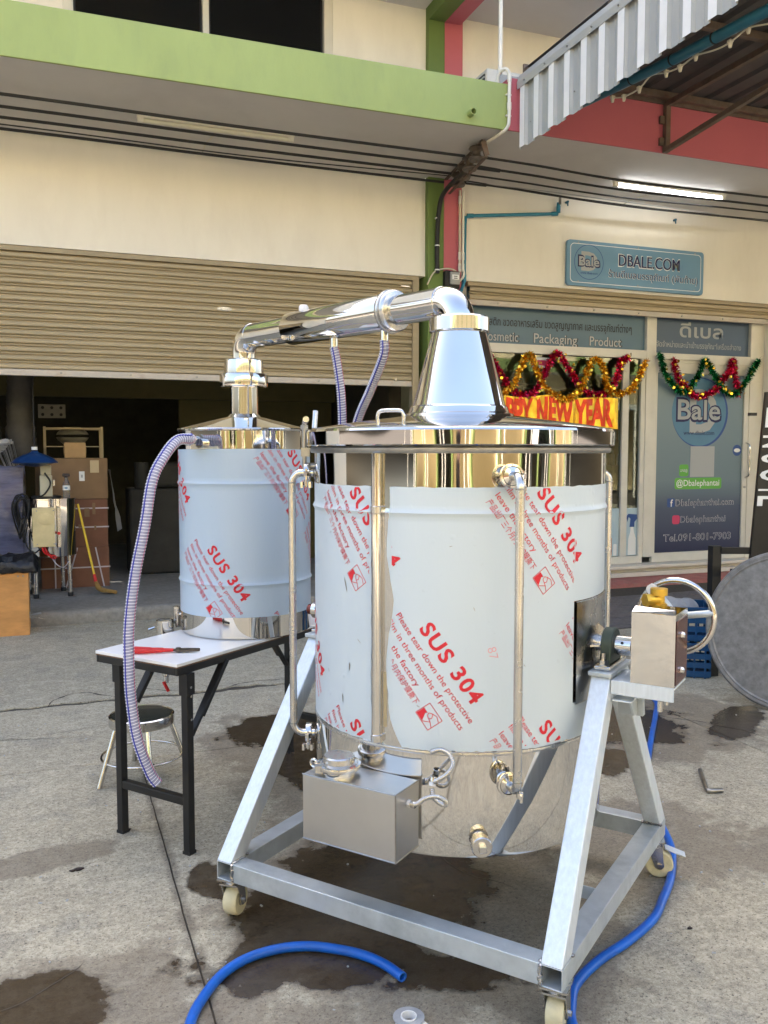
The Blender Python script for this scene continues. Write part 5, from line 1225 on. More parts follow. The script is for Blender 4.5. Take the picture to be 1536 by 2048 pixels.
# spirit outlet with measuring cup and drain valve, hanging beside the table
op = MB(); op.cyl((-.272, -.162, .0), (-.272, -.162, .092), .0165, 16); op.cyl((-.22, -.135, .055), (-.272, -.162, .055), .011, 12); op.cyl((-.272, -.162, .030), (-.262, -.236, .020), .009, 12)
op.build('outlet_pipe', 'steel_satin', CD, smooth=40)
cu_ = MB(); cu_.lathe([(.035, .044), (.039, .044), (.039, -.012), (.030, -.020), (.014, -.026), (.014, -.165), (.019, -.167), (.019, -.205), (.013, -.21), (.013, -.240), (0, -.240)], 24, (-.265, -.243, 0)); cu_.build('measuring_cup', 'steel_polished', CD, smooth=30)
MB().lathe([(.0, .030), (.035, .030)], 24, (-.265, -.243, 0)).build('cup_bottom', 'steel_dull', CD)
MB().cyl((-.265, -.243, -.19), (-.240, -.262, -.19), .008, 8).build('valve_stem', 'steel_satin', CD, smooth=40)
MB().bar((-.262, -.262, -.232), (-.232, -.262, -.272), .016, .007).build('valve_lever', 'red_grip', CD, bev=.002)
MB().cyl((-.300, -.27, .012), (-.325, -.285, .002), .006, 8).build('thumb_screw', 'steel_polished', CD, smooth=40)

# vapour pipe between the two heads
VP = thing('vapour_pipe', 'polished stainless vapour pipe with cooling jacket joining both tank heads', 'pipe', (CX, CY, 1.99))
cdx, cdy = W_(-1.250, .371)[:2]
d2 = Vector((cdx - CX, cdy - CY, 0)); LP = d2.length; d2.normalize(); ZP = 2.056 - 1.99; B = .075; RP = .0530
def vp(t, z): return tuple(d2 * t + Vector((0, 0, z)))
P = [vp(0, .004)] + [vp(B - B * math.cos(a), ZP - B + .0 + B * math.sin(a)) for a in [PI / 2 * k / 14 for k in range(15)]]
P = [p for i, p in enumerate(P)]
P[0] = vp(0, ZP - B - .012)
MB().tube(P, RP, 36, caps=False).build('elbow', 'steel_mirror', VP, smooth=60)
MB().tube([vp(B, ZP), vp(.335, ZP)], RP, 36, caps=False).build('pipe', 'steel_mirror', VP, smooth=60)
MB().tube([vp(.94, ZP), vp(LP - B, ZP)], RP, 36, caps=False).build('pipe', 'steel_mirror', VP, smooth=60)
P = [vp(LP - B + B * math.sin(a), ZP - B + B * math.cos(a)) for a in [PI / 2 * k / 14 for k in range(15)]] + [vp(LP, ZP - B - .03)]
MB().tube(P, RP, 36, caps=False).build('elbow', 'steel_mirror', VP, smooth=60)
R2 = d2.to_track_quat('Z', 'Y').to_matrix()
MB().lathe([(RP, .330), (.064, .331), (.066, .335), (.066, .940), (.064, .944), (RP, .946)], 40, vp(0, ZP), R2).build('cooling_jacket', 'steel_mirror', VP, smooth=30)
MB().lathe([(RP, .300), (.070, .302), (.075, .308), (.076, .318), (.070, .322), (.070, .326), (.078, .328), (.080, .336), (.077, .344), (.066, .346)], 44, vp(0, ZP), R2).build('clamp_ring', 'steel_satin', VP, smooth=40)
for t in (B, LP - B, B + .004): MB().lathe([(RP, -.002), (RP + .0015, 0), (RP, .002)], 36, vp(t, ZP), R2).build('weld_ring', 'steel_satin', VP, smooth=60)
MB().lathe([(RP - .002, -.016), (.066, -.010), (.078, -.004), (.080, .004)], 40, vp(0, .006)).build('base_ring', 'steel_satin', VP, smooth=40)
zl = ZP - B
MB().lathe([(RP, 1.9618 - 1.99), (.078, 1.9589 - 1.99), (.086, 1.9531 - 1.99), (.087, 1.9454 - 1.99), (.087, 1.8950 - 1.99), (.085, 1.8940 - 1.99)], 48, vp(LP, 0)).build('union_collar', 'steel_polished', VP, smooth=30)
sd2 = Vector((-d2.y, d2.x, 0))
t1, t2 = .665, .372
for t in (t1, t2):
    MB().cyl(vp(t, ZP - .060), vp(t, ZP - .115), .0145, 16).build('hose_nipple', 'steel_polished', VP, smooth=40)
MB().lathe([(0, 0), (.020, 0), (.020, .018), (.014, .026), (0, .028)], 16, vp(.86, ZP + .062)).build('vent_plug', 'white_bead', VP, smooth=40)

# ------------------------------------------------------------------ hoses
def clear_hose(pts, r, label, grp, stripe=True, turn=.012, n=16):
    t_ = thing('clear_hose', label, 'hose', pts[0], group=grp); o = Vector(pts[0]); P = [Vector(p) - o for p in spline(pts, n)]
    MB().tube([tuple(p) for p in P], r, 18, caps=False).build('hose_wall', 'hose_clear', t_, smooth=60)
    # rib spiral
    H = []; L = 0; tan0 = None
    seg = []
    for i in range(len(P) - 1): seg.append((P[i + 1] - P[i]).length)
    tot = sum(seg); steps = int(tot / turn * 10)
    u = None; i = 0; acc = 0
    for k in range(steps):
        s_ = tot * k / steps
        while i < len(seg) - 1 and s_ > acc + seg[i]: acc += seg[i]; i += 1
        tt = (P[i + 1] - P[i]).normalized(); p = P[i] + tt * (s_ - acc)
        if u is None: u = tt.orthogonal().normalized()
        u = (u - tt * u.dot(tt)).normalized(); w = tt.cross(u); a = 2 * PI * k / 10
        H.append(tuple(p + (u * math.cos(a) + w * math.sin(a)) * (r + .0004)))
    MB().tube(H, .0016, 5).build('rib_spiral', 'hose_rib', t_, smooth=60)
    if stripe:
        for off, m_, rr in ((.55, 'hose_line', .0030), (2.2, 'hose_line', .0016), (-1.1, 'hose_line_red', .0010)):
            S = []
            for i, p in enumerate(P):
                tt = (P[min(i + 1, len(P) - 1)] - P[max(i - 1, 0)]).normalized(); v = Vector((0, 0, 1)) if abs(tt.z) < .75 else Vector((-.36, -.93, 0))
                # facing the yard: fixed direction on the hose side
                e = Vector((-.2, -.95, .1)); e = (e - tt * e.dot(tt)).normalized(); w = tt.cross(e)
                S.append(tuple(p + (e * math.cos(off) + w * math.sin(off)) * (r + .0007)))
            MB().tube(S, rr, 5).build('stripe', m_, t_, smooth=60)
    return t_
h0 = Vector((cdx, cdy, 0)) + Vector((math.cos(CR) * pol(-94, RC + .04, 0)[0] - math.sin(CR) * pol(-94, RC + .04, 0)[1], math.sin(CR) * pol(-94, RC + .04, 0)[0] + math.cos(CR) * pol(-94, RC + .04, 0)[1], 1.598))
clear_hose([tuple(h0), (0.517, 3.563, 1.600), (0.459, 3.500, 1.593), (0.404, 3.446, 1.537), (0.352, 3.412, 1.442), (0.319, 3.395, 1.272), (0.279, 3.389, 1.084), (0.253, 3.381, 0.896), (0.249, 3.371, 0.745), (0.253, 3.361, 0.613), (0.273, 3.349, 0.460), (0.316, 3.345, 0.329), (0.343, 3.342, 0.284)], .0205,
           'long clear ribbed hose hanging from the condenser tank down past the white table', 'clear ribbed hoses of the still')
a1 = Vector((CX, CY, 1.99)) + Vector(vp(t1, ZP - .10)); a2 = Vector((CX, CY, 1.99)) + Vector(vp(t2, ZP - .10))
clear_hose([tuple(a1), (a1.x + .01, a1.y - .005, 1.90), (a1.x + .028, a1.y + .0, 1.78), (a1.x + .040, a1.y + .02, 1.64), (a1.x + .045, a1.y + .04, 1.45), (a1.x + .04, a1.y + .05, 1.2), (a1.x + .03, a1.y + .02, .9)], .0165, 'clear hose dropping from the left end of the cooling jacket', 'clear ribbed hoses of the still', turn=.010)
clear_hose([tuple(a2), (a2.x, a2.y + .01, 1.90), (a2.x - .008, a2.y + .12, 1.79), (a2.x - .016, a2.y + .27, 1.655), (a2.x - .02, a2.y + .36, 1.45), (a2.x - .02, a2.y + .40, 1.2), (a2.x - .02, a2.y + .4, .9)], .0165, 'clear hose dropping from the right end of the cooling jacket', 'clear ribbed hoses of the still', turn=.010)
bh = MB().tube(spline([(.16, 1.72, .016), (.24, 2.05, .016), (.307, 2.277, .016), (.365, 2.388, .016), (.437, 2.475, .016), (.522, 2.524, .016), (.619, 2.536, .016), (.709, 2.516, .016), (.79, 2.465, .016), (.852, 2.407, .016), (.893, 2.338, .017), (.918, 2.262, .018)], 10), .0148, 16, caps=False).build('water_hose', 'hose_blue', smooth=60); tag(bh, 'blue water hose curving in front of the cart with an open end', 'hose', 'blue water hoses')
bh.modifiers.new('wall', 'SOLIDIFY').thickness = .004
bh = MB().tube(spline([(2.9, 5.15, .016), (3.30, 4.95, .016), (3.50, 4.65, .016), (3.447, 4.353, .016), (3.253, 4.10, .016), (2.95, 3.75, .016), (2.62, 3.35, .016), (2.36, 2.95, .016), (2.225, 2.70, .016), (2.144, 2.586, .016), (2.034, 2.463, .016), (1.917, 2.358, .016), (1.811, 2.27, .016), (1.661, 2.193, .016), (1.51, 2.135, .016), (1.383, 2.064, .016), (1.315, 1.99, .016), (1.255, 1.88, .016), (1.19, 1.6, .016)], 10), .0148, 16).build('water_hose', 'hose_blue', smooth=60); tag(bh, 'blue water hose snaking round the right castors of the cart', 'hose', 'blue water hoses')

# ------------------------------------------------------------------ pliers, stool, small things on the yard
PLR = thing('snips', 'red handled metal snips lying on the white table', 'snips', (0.393, 3.486, .7556))
PLR.rotation_euler = (0, 0, rad(-16))
for s_ in (-1, 1):
    MB().tube(spline([(.035, s_ * .004, .010), (-.01, s_ * .012, .010), (-.06, s_ * .020, .010), (-.125, s_ * .030 + .01, .010)], 6), [.0055] * 6 + [.0075] * 6 + [.0085] * 7, 10).build('handle', 'red_grip', PLR, smooth=60)
    MB().prism([(.03, s_ * -.004), (.05, s_ * .012), (.09, s_ * .014), (.135, s_ * .006), (.14, s_ * .0005), (.09, s_ * .001)], .004 + .004 * (s_ > 0), .011 + .004 * (s_ > 0)).build('blade', 'tool_steel', PLR, bev=.001)
MB().cyl((.055, 0, .002), (.055, 0, .019), .010, 14).build('pivot', 'tool_steel', PLR, smooth=40)

ST = thing('stool', 'low round steel stool with dark seat behind the table legs', 'stool', (.365, 4.22, 0))
MB().lathe([(0, .300), (.125, .299), (.140, .302)], 48).build('seat_pad', 'stool_seat', ST, smooth=40)
MB().lathe([(.138, .301), (.146, .304), (.152, .300), (.153, .262), (.150, .256), (.142, .256), (.142, .298)], 56).build('seat_rim', 'steel_polished', ST, smooth=40)
for a in (205, 275, 345, 95):
    MB().tube([(.125 * math.cos(rad(a)), .125 * math.sin(rad(a)), .29), (.225 * math.cos(rad(a)), .225 * math.sin(rad(a)), 0)], .0125, 14).build('leg', 'steel_polished', ST, smooth=50)
MB().tube([(.188 * math.cos(2 * PI * k / 48), .188 * math.sin(2 * PI * k / 48), .105) for k in range(48)], .006, 10, closed=True).build('foot_ring', 'steel_polished', ST, smooth=60)

hx = MB().tube([(2.89, 3.303, .012), (2.752, 3.098, .012), (2.748, 3.082, .012), (2.76, 3.076, .012), (2.812, 3.064, .012)], .0105, 10).build('hex_key', 'steel_dull', smooth=50); tag(hx, 'bent steel hex key lying on the concrete right of the cart', 'hex key')
TP = thing('tape_roll', 'white roll of thread tape lying on the concrete in front', 'tape roll', (.866, 2.092, 0))
MB().lathe([(.021, .0), (.036, 0), (.036, .014), (.021, .014), (.021, 0)], 40).build('tape', 'tape_white', TP, smooth=30)
MB().lathe([(.0195, .0), (.022, 0), (.022, .022), (.0195, .022), (.0195, 0)], 36).build('spool', 'tape_white', TP, smooth=30)
MB().lathe([(.0225, .0165), (.043, .0165), (.043, .0185), (.0225, .0185)], 40).build('spool_flange', 'bag_clear', TP, smooth=30)
MB().bar((.033, -.012, .006), (.046, -.045, .002), .012, .0006).build('loose_end', 'tape_white', TP)
# ------------------------------------------------------------------ things in the garage
GZ = .125
def carton(x0, x1, y0, y1, z0, z1, m, label, rz=0.0, tape='packing_tape', straps=0, mark=False):
    cx, cy = (x0 + x1) / 2, (y0 + y1) / 2; dx, dy, dz = x1 - x0, y1 - y0, z1 - z0
    t_ = thing('carton', label, 'carton', (cx, cy, z0), rz)
    mb = MB()
    nx, nz = 8, 6
    bulge = lambda u, v: .010 * math.sin(u * PI) * math.sin(v * PI) + .004 * noise.noise((u * 5 + cx * 9, v * 5, z0 * 7))
    for s_ in (-1, 1):
        mb.grid([[(-dx / 2 + dx * i / nx, s_ * (dy / 2 + bulge(i / nx, j / nz)), dz * j / nz) for i in range(nx + 1)] for j in range(nz + 1)])
        mb.grid([[(s_ * (dx / 2 + bulge(i / nx, j / nz)), -dy / 2 + dy * i / nx, dz * j / nz) for i in range(nx + 1)] for j in range(nz + 1)])
    mb.grid([[(-dx / 2, -dy / 2, 0), (dx / 2, -dy / 2, 0)], [(-dx / 2, dy / 2, 0), (dx / 2, dy / 2, 0)]])
    mb.build('body', m, t_, smooth=30)
    for s_ in (-1, 1): MB().box((0, s_ * dy / 4, dz + .002), (dx * .995, dy / 2 - .004, .004)).build('flap', m, t_)
    if tape: MB().box((0, 0, dz + .005), (dx, .05, .001)).build('tape', tape, t_)
    for k in range(straps):
        z = dz * (.42 + .40 * k) if straps > 1 else dz * .5
        MB().box((0, -dy / 2 - .013, z), (dx + .022, .002, .014)).build('strap', 'strap_white', t_); MB().box((-dx * .3, -dy / 2 - .014, dz * .5), (.014, .002, dz)).build('strap', 'strap_white', t_)
    return t_
c1 = carton(-.14, .53, 9.62, 10.15, GZ, .545, 'cardboard_red', 'reddish carton with white straps at the bottom of the stack behind the broom', 0, None, 1)
MB().bar((.02, -.285, .42), (-.10, -.285, .0), .014, .002, (0, 1, 0)).build('strap', 'strap_white', c1); MB().bar((.20, -.287, .42), (.28, -.287, .0), .014, .002, (0, 1, 0)).build('strap', 'strap_white', c1)
c1 = carton(-.13, .525, 9.62, 10.15, .552, 1.045, 'cardboard_red', 'reddish carton with printed marks, middle of the stack behind the broom', 0, None, 2)
for x, z, w_, h in ((.12, .36, .05, .09), (.19, .40, .03, .12), (.05, .22, .035, .035), (.20, .20, .02, .05)): MB().box((x, -.2765 - .003, z), (w_, .001, h)).build('printed_mark', 'cardboard', c1)
c1 = carton(-.15, .50, 9.66, 10.25, 1.052, 1.475, 'cardboard', 'brown carton with a white label on top of the strapped cartons', rad(8))
MB().box((.06, -.309, .24), (.055, .002, .10)).build('label', 'print_white', c1); MB().box((.06, -.3102, .24), (.018, .001, .03)).build('label_mark', 'print_grey', c1); MB().box((.19, -.3085, .34), (.09, .001, .13)).build('tape', 'packing_tape', c1)
carton(.115, .325, 9.75, 10.0, 1.483, 1.64, 'cardboard_pale', 'small pale carton bound with tape on the brown carton', 0)
rk = thing('steel_rack', 'slim cream metal rack frame standing over the cartons', 'rack', (.218, 10.3, GZ))
for sx in (-.30, .30):
    for sy in (0, .35): MB().bar((sx, sy, 0), (sx, sy, 1.70), .026, .026).build('upright', 'rack_cream', rk)
for z in (1.68, .9, .4):
    for sy in (0, .35): MB().bar((-.30, sy, z), (.30, sy, z), .014, .020).build('rail', 'rack_cream', rk)
    for sx in (-.30, .30): MB().bar((sx, 0, z), (sx, .35, z), .014, .02).build('rail', 'rack_cream', rk)
MB().box((0, .175, 1.48), (.6, .35, .01)).build('shelf', 'rack_cream', rk); MB().box((0, .175, .41), (.6, .35, .01)).build('shelf', 'rack_cream', rk)
for k, (z, lab) in enumerate(((1.622, 'pale round basin standing on the rack shelf'), (1.735, 'pale round basin stacked upside down on the other basin'))):
    b = MB(); pr = [(0, 0), (.09, .002), (.155, .055), (.175, .085), (.170, .087), (.15, .06), (.088, .01), (0, .008)]
    b.lathe(pr if k == 0 else [(r, .09 - z_) for r, z_ in pr], 36); o = b.build('basin', 'bowl_white', smooth=40); o.location = (.212, 10.47, z); tag(o, lab, 'basin', 'basins on the rack')
# plastic sheet over the carton side
sh = MB(); rows = []
for j in range(11):
    z = 1.36 - .66 * j / 10
    rows.append([(.56 + .06 * j / 10 + .05 * noise.noise((i * .5, j * .3, 2)) * j / 10 + .012 * i * j / 10, 9.60 + .06 * i + .03 * noise.noise((i * .7, j * .5, 6)), z) for i in range(7)])
o = sh.grid(rows).build('plastic_sheet', 'bag_clear', smooth=60); tag(o, 'crumpled clear plastic sheet hanging off the side of the carton stack', 'plastic sheet')

# mixing tank on legs
MT = thing('mixing_tank', 'small stainless mixing tank on legs with motor and cream control box', 'tank', (-.05, 9.20, GZ))
MB().lathe([(0, .405), (.245, .405), (.25, .41), (.25, .955), (.256, .958), (.256, .968), (.25, .97), (0, .975)], 64).build('drum', 'steel_mirror', MT, smooth=30)
for a in (-40, -125, 60, 150):
    MB().cyl(pol(a, .235, 0.03), pol(a, .225, .47), .021, 14).build('leg', 'steel_satin', MT, smooth=40); MB().cyl(pol(a, .235, 0), pol(a, .235, .045), .026, 14).build('foot', 'black_rubber', MT, smooth=40)
    MB().cyl(pol(a, .235, 0.0), pol(a, .235, .004), .05, 18).build('foot_plate', 'steel_dull', MT)
MB().cyl((-.02, -.02, .972), (-.02, -.02, .99), .14, 28).build('motor_flange', 'black_paint', MT, smooth=40)
MB().box((-.02, -.10, 1.09), (.115, .10, .21)).build('gear_housing', 'motor_grey', MT, bev=.008)
MB().box((-.02, -.10, 1.245), (.10, .09, .10)).build('motor', 'motor_grey', MT, bev=.01)
MB().box((.052, -.10, 1.12), (.02, .06, .06)).build('terminal_box', 'steel_satin', MT, bev=.004)
cb = MB().box((-.050, -.275, .70), (.200, .06, .375)).build('control_box', 'box_cream', MT, bev=.006)
MB().lathe([(0, 0), (.055, 0), (.055, .004), (.046, .006), (0, .006)], 30, (-.03, -.3055, .78), Matrix.Rotation(rad(90), 3, 'X') @ Matrix.Scale(1.3, 3, (1, 0, 0))).build('embossed_plate', 'box_cream', cb, smooth=30)
for x, z in ((-.11, .86), (.04, .86), (-.11, .54), (.04, .54)): MB().cyl((x, -.309, z), (x, -.303, z), .007, 8).build('screw', 'steel_dull', cb)
MB().box((.09, -.255, .70), (.03, .02, .40)).build('bracket', 'steel_satin', MT); MB().cyl((.085, -.30, .64), (.085, -.26, .64), .014, 12).build('red_button', 'red_grip', MT, smooth=40)
rgc = random.Random(5); cw = MB()
for k in range(9):
    h = rgc.uniform(.17, .24); w_ = rgc.uniform(.03, .055); cx = -.245 + rgc.uniform(-.02, .02); cz = .80 + rgc.uniform(-.04, .03); y = -.20 - .012 * k
    cw.tube([(cx + w_ * math.cos(a) + .02 * math.sin(2 * a), y + .02 * math.sin(a * 2), cz + h * .9 * math.sin(a)) for a in [2 * PI * i / 28 for i in range(28)]], .0075, 6, closed=True)
cw.tube(spline([(-.22, -.28, .62), (-.20, -.29, .52), (-.14, -.30, .46), (-.08, -.28, .50)], 6), .008, 6); cw.tube(spline([(-.03, -.15, 1.22), (.02, -.17, 1.12), (-.03, -.17, 1.02), (-.09, -.14, .985)], 6), .008, 6)
cw.build('power_cable', 'black_rubber', MT, smooth=60)
MB().tube(spline([(-.07, -.28, .52), (-.05, -.30, .46), (.0, -.30, .43), (.05, -.28, .42)], 6), .009, 6).tube(spline([(-.05, -.28, .52), (-.02, -.31, .45), (.03, -.31, .40), (.06, -.28, .41)], 6), .007, 6).build('red_wire', 'red_grip', MT, smooth=60)
MB().tube(spline([(.02, -.30, .40), (.06, -.32, .34), (.12, -.31, .31), (.17, -.26, .36)], 6), .005, 6).build('grey_wire', 'strap_white', MT, smooth=60)
bt = thing('water_bottle', 'clear water bottle with a dark cap standing on the mixing tank', 'bottle', (.115, 9.10, GZ + .972))
MB().lathe([(0, 0), (.032, .002), (.034, .02), (.034, .12), (.030, .145), (.014, .18), (.013, .20), (0, .20)], 24).build('body', 'bottle_clear', bt, smooth=40)
MB().lathe([(.0345, .075), (.0348, .077), (.0348, .118), (.0345, .12)], 24).build('label', 'print_white', bt, smooth=40)
MB().lathe([(.0352, .088), (.0352, .105)], 8, a0=rad(-120), a1=rad(-70)).build('label_print', 'print_skyblue', bt)
MB().box((0, 0, .222), (.07, .03, .03)).build('cap', 'cap_dark', bt, bev=.006); MB().cyl((0, 0, .198), (0, 0, .21), .015, 14).build('cap_ring', 'cap_dark', bt)
hat = thing('pendant_lamp', 'wide dark blue dish shade hanging over the mixing tank motor', 'lamp', (-.165, 9.05, 1.40))
MB().lathe([(.0, .155), (.03, .155), (.04, .14), (.10, .12), (.17, .085), (.215, .045), (.21, .040), (.16, .06), (.0, .10)], 40).build('shade', 'lamp_blue', hat, smooth=40)
MB().lathe([(.0, .0), (.06, .008), (.14, .03), (.212, .043)], 32).build('shade_bottom', 'lamp_blue', hat, smooth=40); MB().cyl((0, 0, .165), (0, 0, .195), .028, 16).build('cap', 'print_white', hat, smooth=40); MB().cyl((0, 0, .19), (0, .0, 2.1), .006, 6).build('cord', 'black_rubber', hat)
bw = thing('broom', 'straw broom with yellow handle leaning in the garage', 'broom', (.40, 9.05, GZ))
top = Vector((-.18, .16, .90)); bot = Vector((-.045, -.02, .20))
MB().tube([tuple(top), tuple(bot)], .011, 12).build('handle', 'broom_yellow', bw, smooth=50); MB().tube([tuple(bot + (bot - top) * -.015), tuple(bot + Vector((.010, -.01, -.062)))], [.014, .017], 12).build('binding', 'red_grip', bw, smooth=50)
stw = MB(); rgb = random.Random(9)
for k in range(260):
    a = rgb.uniform(0, 1); e = Vector((.01 + .16 * a ** .8, rgb.uniform(-.05, .05), rgb.uniform(.004, .03) + .02 * (1 - a)))
    s0 = bot + Vector((.010 + rgb.uniform(-.012, .012), rgb.uniform(-.012, .012), -.055)); m_ = s0.lerp(e, .5) + Vector((-.02 - .02 * a, 0, -.02))
    stw.tube(spline([tuple(s0), tuple(m_), tuple(e)], 3), .0024, 3, caps=False)
stw.build('bristles', 'straw', bw, recalc=False)
# shrink wrapped bale with black bag and wooden crate in front
bl = thing('wrapped_bale', 'blue goods on a pallet under shrink wrap at the left edge', 'bale', (-.62, 9.42, GZ))
def wob(u, v, s_): return .02 * noise.noise((u * 4, v * 4, s_)) + .008 * noise.noise((u * 15, v * 22, s_))
b = MB()
b.grid([[(-.40 + .74 * i / 16, -.26 + wob(i / 8, j / 8, 1), .14 + 1.14 * j / 22) for i in range(17)] for j in range(23)])
b.grid([[(.34 + wob(i / 8, j / 8, 2), -.26 + .52 * i / 10, .14 + 1.14 * j / 22) for i in range(11)] for j in range(23)])
b.grid([[(-.40 + .74 * i / 16, -.26 + .52 * j / 8, 1.275 + .02 * noise.noise((i * .5, j * .5, 3))) for i in range(17)] for j in range(9)])
b.build('goods', 'bale_blue', bl, smooth=50)
for k in range(3): MB().span((-.4, -.26 + .2 * k, 0), (.34, -.16 + .2 * k, .10)).build('pallet_runner', 'wood_orange', bl)
MB().span((-.4, -.26, .10), (.34, .26, .125)).build('pallet_deck', 'wood_orange', bl)
wr_ = MB(); rgw = random.Random(4)
for k in range(16):
    y = -.27 + .5 * k / 15; x1 = .33; z1 = 1.26
    p1 = (x1 + .03, y, .85 + rgw.uniform(-.1, .1)); p0 = (-.42, y + .03, 1.33 + rgw.uniform(0, .08)); pk = (.16 + rgw.uniform(-.05, .09), y + .05, 1.46 + rgw.uniform(-.06, .10))
    w_ = rgw.uniform(.004, .016)
    for q0, q1 in ((p0, pk), (pk, p1)): wr_.grid([[tuple(Vector(q0) + Vector((0, -w_, -w_))), tuple(Vector(q1) + Vector((0, -w_, -w_)))], [tuple(Vector(q0) + Vector((0, w_, w_))), tuple(Vector(q1) + Vector((0, w_, w_)))]])
wr_.build('wrap_strands', 'bag_clear', bl, recalc=False)
wp = MB(); wp.grid([[(-.41 + .77 * i / 12, -.285 + .015 * noise.noise((i * .6, j * .9, 8)), .13 + 1.18 * j / 14) for i in range(13)] for j in range(15)])
wp.grid([[(.362 + .015 * noise.noise((i * .6, j * .9, 5)), -.285 + .55 * i / 8, .13 + 1.10 * j / 14) for i in range(9)] for j in range(15)]); wp.build('shrink_wrap', 'plastic_wrap', bl, smooth=60)
bx = thing('wooden_crate', 'orange plywood crate standing at the left edge before the step', 'crate', (-.60, 8.03, 0))
MB().span((-.38, -.16, 0), (.38, -.142, .535)).build('board', 'wood_orange', bx, bev=.002); MB().span((-.38, .142, 0), (.38, .16, .535)).build('board', 'wood_orange', bx, bev=.002)
MB().span((.362, -.1415, .0), (.38, .1415, .535)).build('board', 'wood_orange', bx, bev=.002); MB().span((-.38, -.1415, .0), (-.362, .1415, .535)).build('board', 'wood_orange', bx, bev=.002)
MB().span((-.361, -.1415, .51), (.361, .1415, .534)).build('board', 'wood_orange', bx)
MB().box((.384, -.10, .16), (.008, .04, .05)).build('hasp', 'steel_dull', bx); MB().cyl((.386, -.10, .16), (.47, -.06, .165), .008, 8).build('hasp_pin', 'steel_dull', bx); MB().bar((.386, -.06, .14), (.50, -.04, .11), .012, .004).build('hasp_strip', 'steel_satin', bx)
for x in (.30, .34, -.2): MB().cyl((x, -.164, .505), (x, -.16, .505), .008, 8).build('nail', 'steel_dull', bx)
bg = MB(); bg.grid([[(-.42 + .88 * i / 22, -.20 + .42 * j / 12, .60 + .075 * math.sin(PI * j / 12) * (1 + .5 * noise.noise((i * .5, j * .4, 1))) + .035 * noise.noise((i * .9, j * .8, 3)) - (.055 if j in (0, 12) or i in (0, 22) else 0)) for i in range(23)] for j in range(13)])
o = bg.build('black_bag', 'bag_black', smooth=35); o.location = (-.60, 8.03, 0); tag(o, 'crumpled black plastic bag lying on the orange crate', 'bag')
o.modifiers.new('fold', 'SOLIDIFY').thickness = .03
for k, (x, lab) in enumerate(((-.285, 'thick grey ribbed duct hanging in the garage behind the lamp shade'), (-.62, 'thick grey ribbed duct hanging furthest left in the garage'))):
    P = [(x + .03 * math.sin(i * .1), 9.9, 3.5 - 2.0 * i / 60) for i in range(61)]
    o = MB().tube(P, [.125 + .007 * (i % 2) + (.02 if i > 50 else 0) for i in range(61)], 20).build('flexible_duct', 'duct_grey', smooth=60); tag(o, lab, 'duct', 'ducts hanging in the garage')
cl = thing('machine', 'dark covered machine standing deep in the garage', 'machine', (1.25, 10.6, GZ))
MB().box((0, 0, .5), (.9, .5, 1.0)).build('cabinet', 'dark_clutter', cl, bev=.03); MB().box((.1, 0, 1.15), (.5, .4, .3)).build('hopper', 'dark_clutter', cl, bev=.05); MB().cyl((-.3, -.2, 1.0), (-.3, -.2, 1.3), .08, 16).build('filter', 'dark_clutter', cl)
cl = thing('switch_panel', 'pale panel with round holes high on the dark garage wall', 'panel', (.0, 10.95, 2.02))
MB().box((0, 0, 0), (.30, .05, .16)).build('plate', 'bowl_white', cl, bev=.006)
for x in (-.1, 0, .1):
    for z in (-.04, .04): MB().cyl((x, -.03, z), (x, -.02, z), .018, 12).build('hole', 'black_paint', cl)

# ------------------------------------------------------------------ right side: crates, disc, sign stand
def crate(x, y, z, rz, label):
    t_ = thing('plastic_crate', label, 'crate', (x, y, z), rz, 'blue plastic crates'); w, d, h = .42, .32, .24
    for s_ in (-1, 1):
        for k in range(4):
            zz = .01 + k * .06
            MB().box((0, s_ * d / 2, zz + .02), (w, .010, .038)).build('slat', 'crate_blue', t_); MB().box((s_ * w / 2, 0, zz + .02), (.010, d - .01, .038)).build('slat', 'crate_blue', t_)
        for k in range(6): MB().box((-w / 2 + w * (k + .5) / 6, s_ * d / 2, h / 2), (.012, .014, h)).build('rib', 'crate_blue', t_)
        for k in range(4): MB().box((s_ * w / 2, -d / 2 + d * (k + .5) / 4, h / 2), (.014, .012, h)).build('rib', 'crate_blue', t_)
        MB().box((0, s_ * (d / 2 + .004), h - .006), (w + .03, .022, .014)).build('rim', 'crate_blue', t_); MB().box((s_ * (w / 2 + .004), 0, h - .0062), (.022, d - .02, .014)).build('rim', 'crate_blue', t_)
    MB().box((0, 0, .006), (w - .012, d - .012, .008)).build('floor', 'crate_blue', t_)
    return t_
crate(4.08, 4.93, 0, rad(-35), 'blue plastic crate on the ground behind the handwheel')
crate(4.09, 4.95, .243, rad(-31), 'blue plastic crate stacked on the other, holding a clear bag')
crate(3.42, 5.35, .0, rad(-25), 'blue plastic crate on the ground behind the kettle drum')
crate(3.43, 5.36, .243, rad(-28), 'blue plastic crate stacked behind the kettle drum and its bearing')
bg = MB(); R_ = random.Random(2)
for (cx, cy, cz, rr) in ((0, 0, .06, .11), (.06, -.03, .09, .08), (-.05, .03, .10, .08)):
    bg.lathe([(rr * math.sin(PI * k / 10) * (1 + .18 * noise.noise((k * .6, rr * 30, cx * 40))), cz - rr * .9 * math.cos(PI * k / 10)) for k in range(11)], 18, (cx, cy, 0))
o = bg.build('clear_bag', 'bag_clear', smooth=60); o.location = (4.09, 4.95, .36); tag(o, 'crumpled clear plastic bag in the blue crate behind the handwheel', 'bag')
DS = thing('steel_disc', 'large round grey steel disc standing on edge at the right', 'disc', (4.03, 3.93, 0))
DR = .478
dirn = Vector((-.86, -.50, .10)).normalized()
Rm = dirn.to_track_quat('Z', 'Y').to_matrix()
DS_c = (0.02, -.01, DR * .985 + .012)
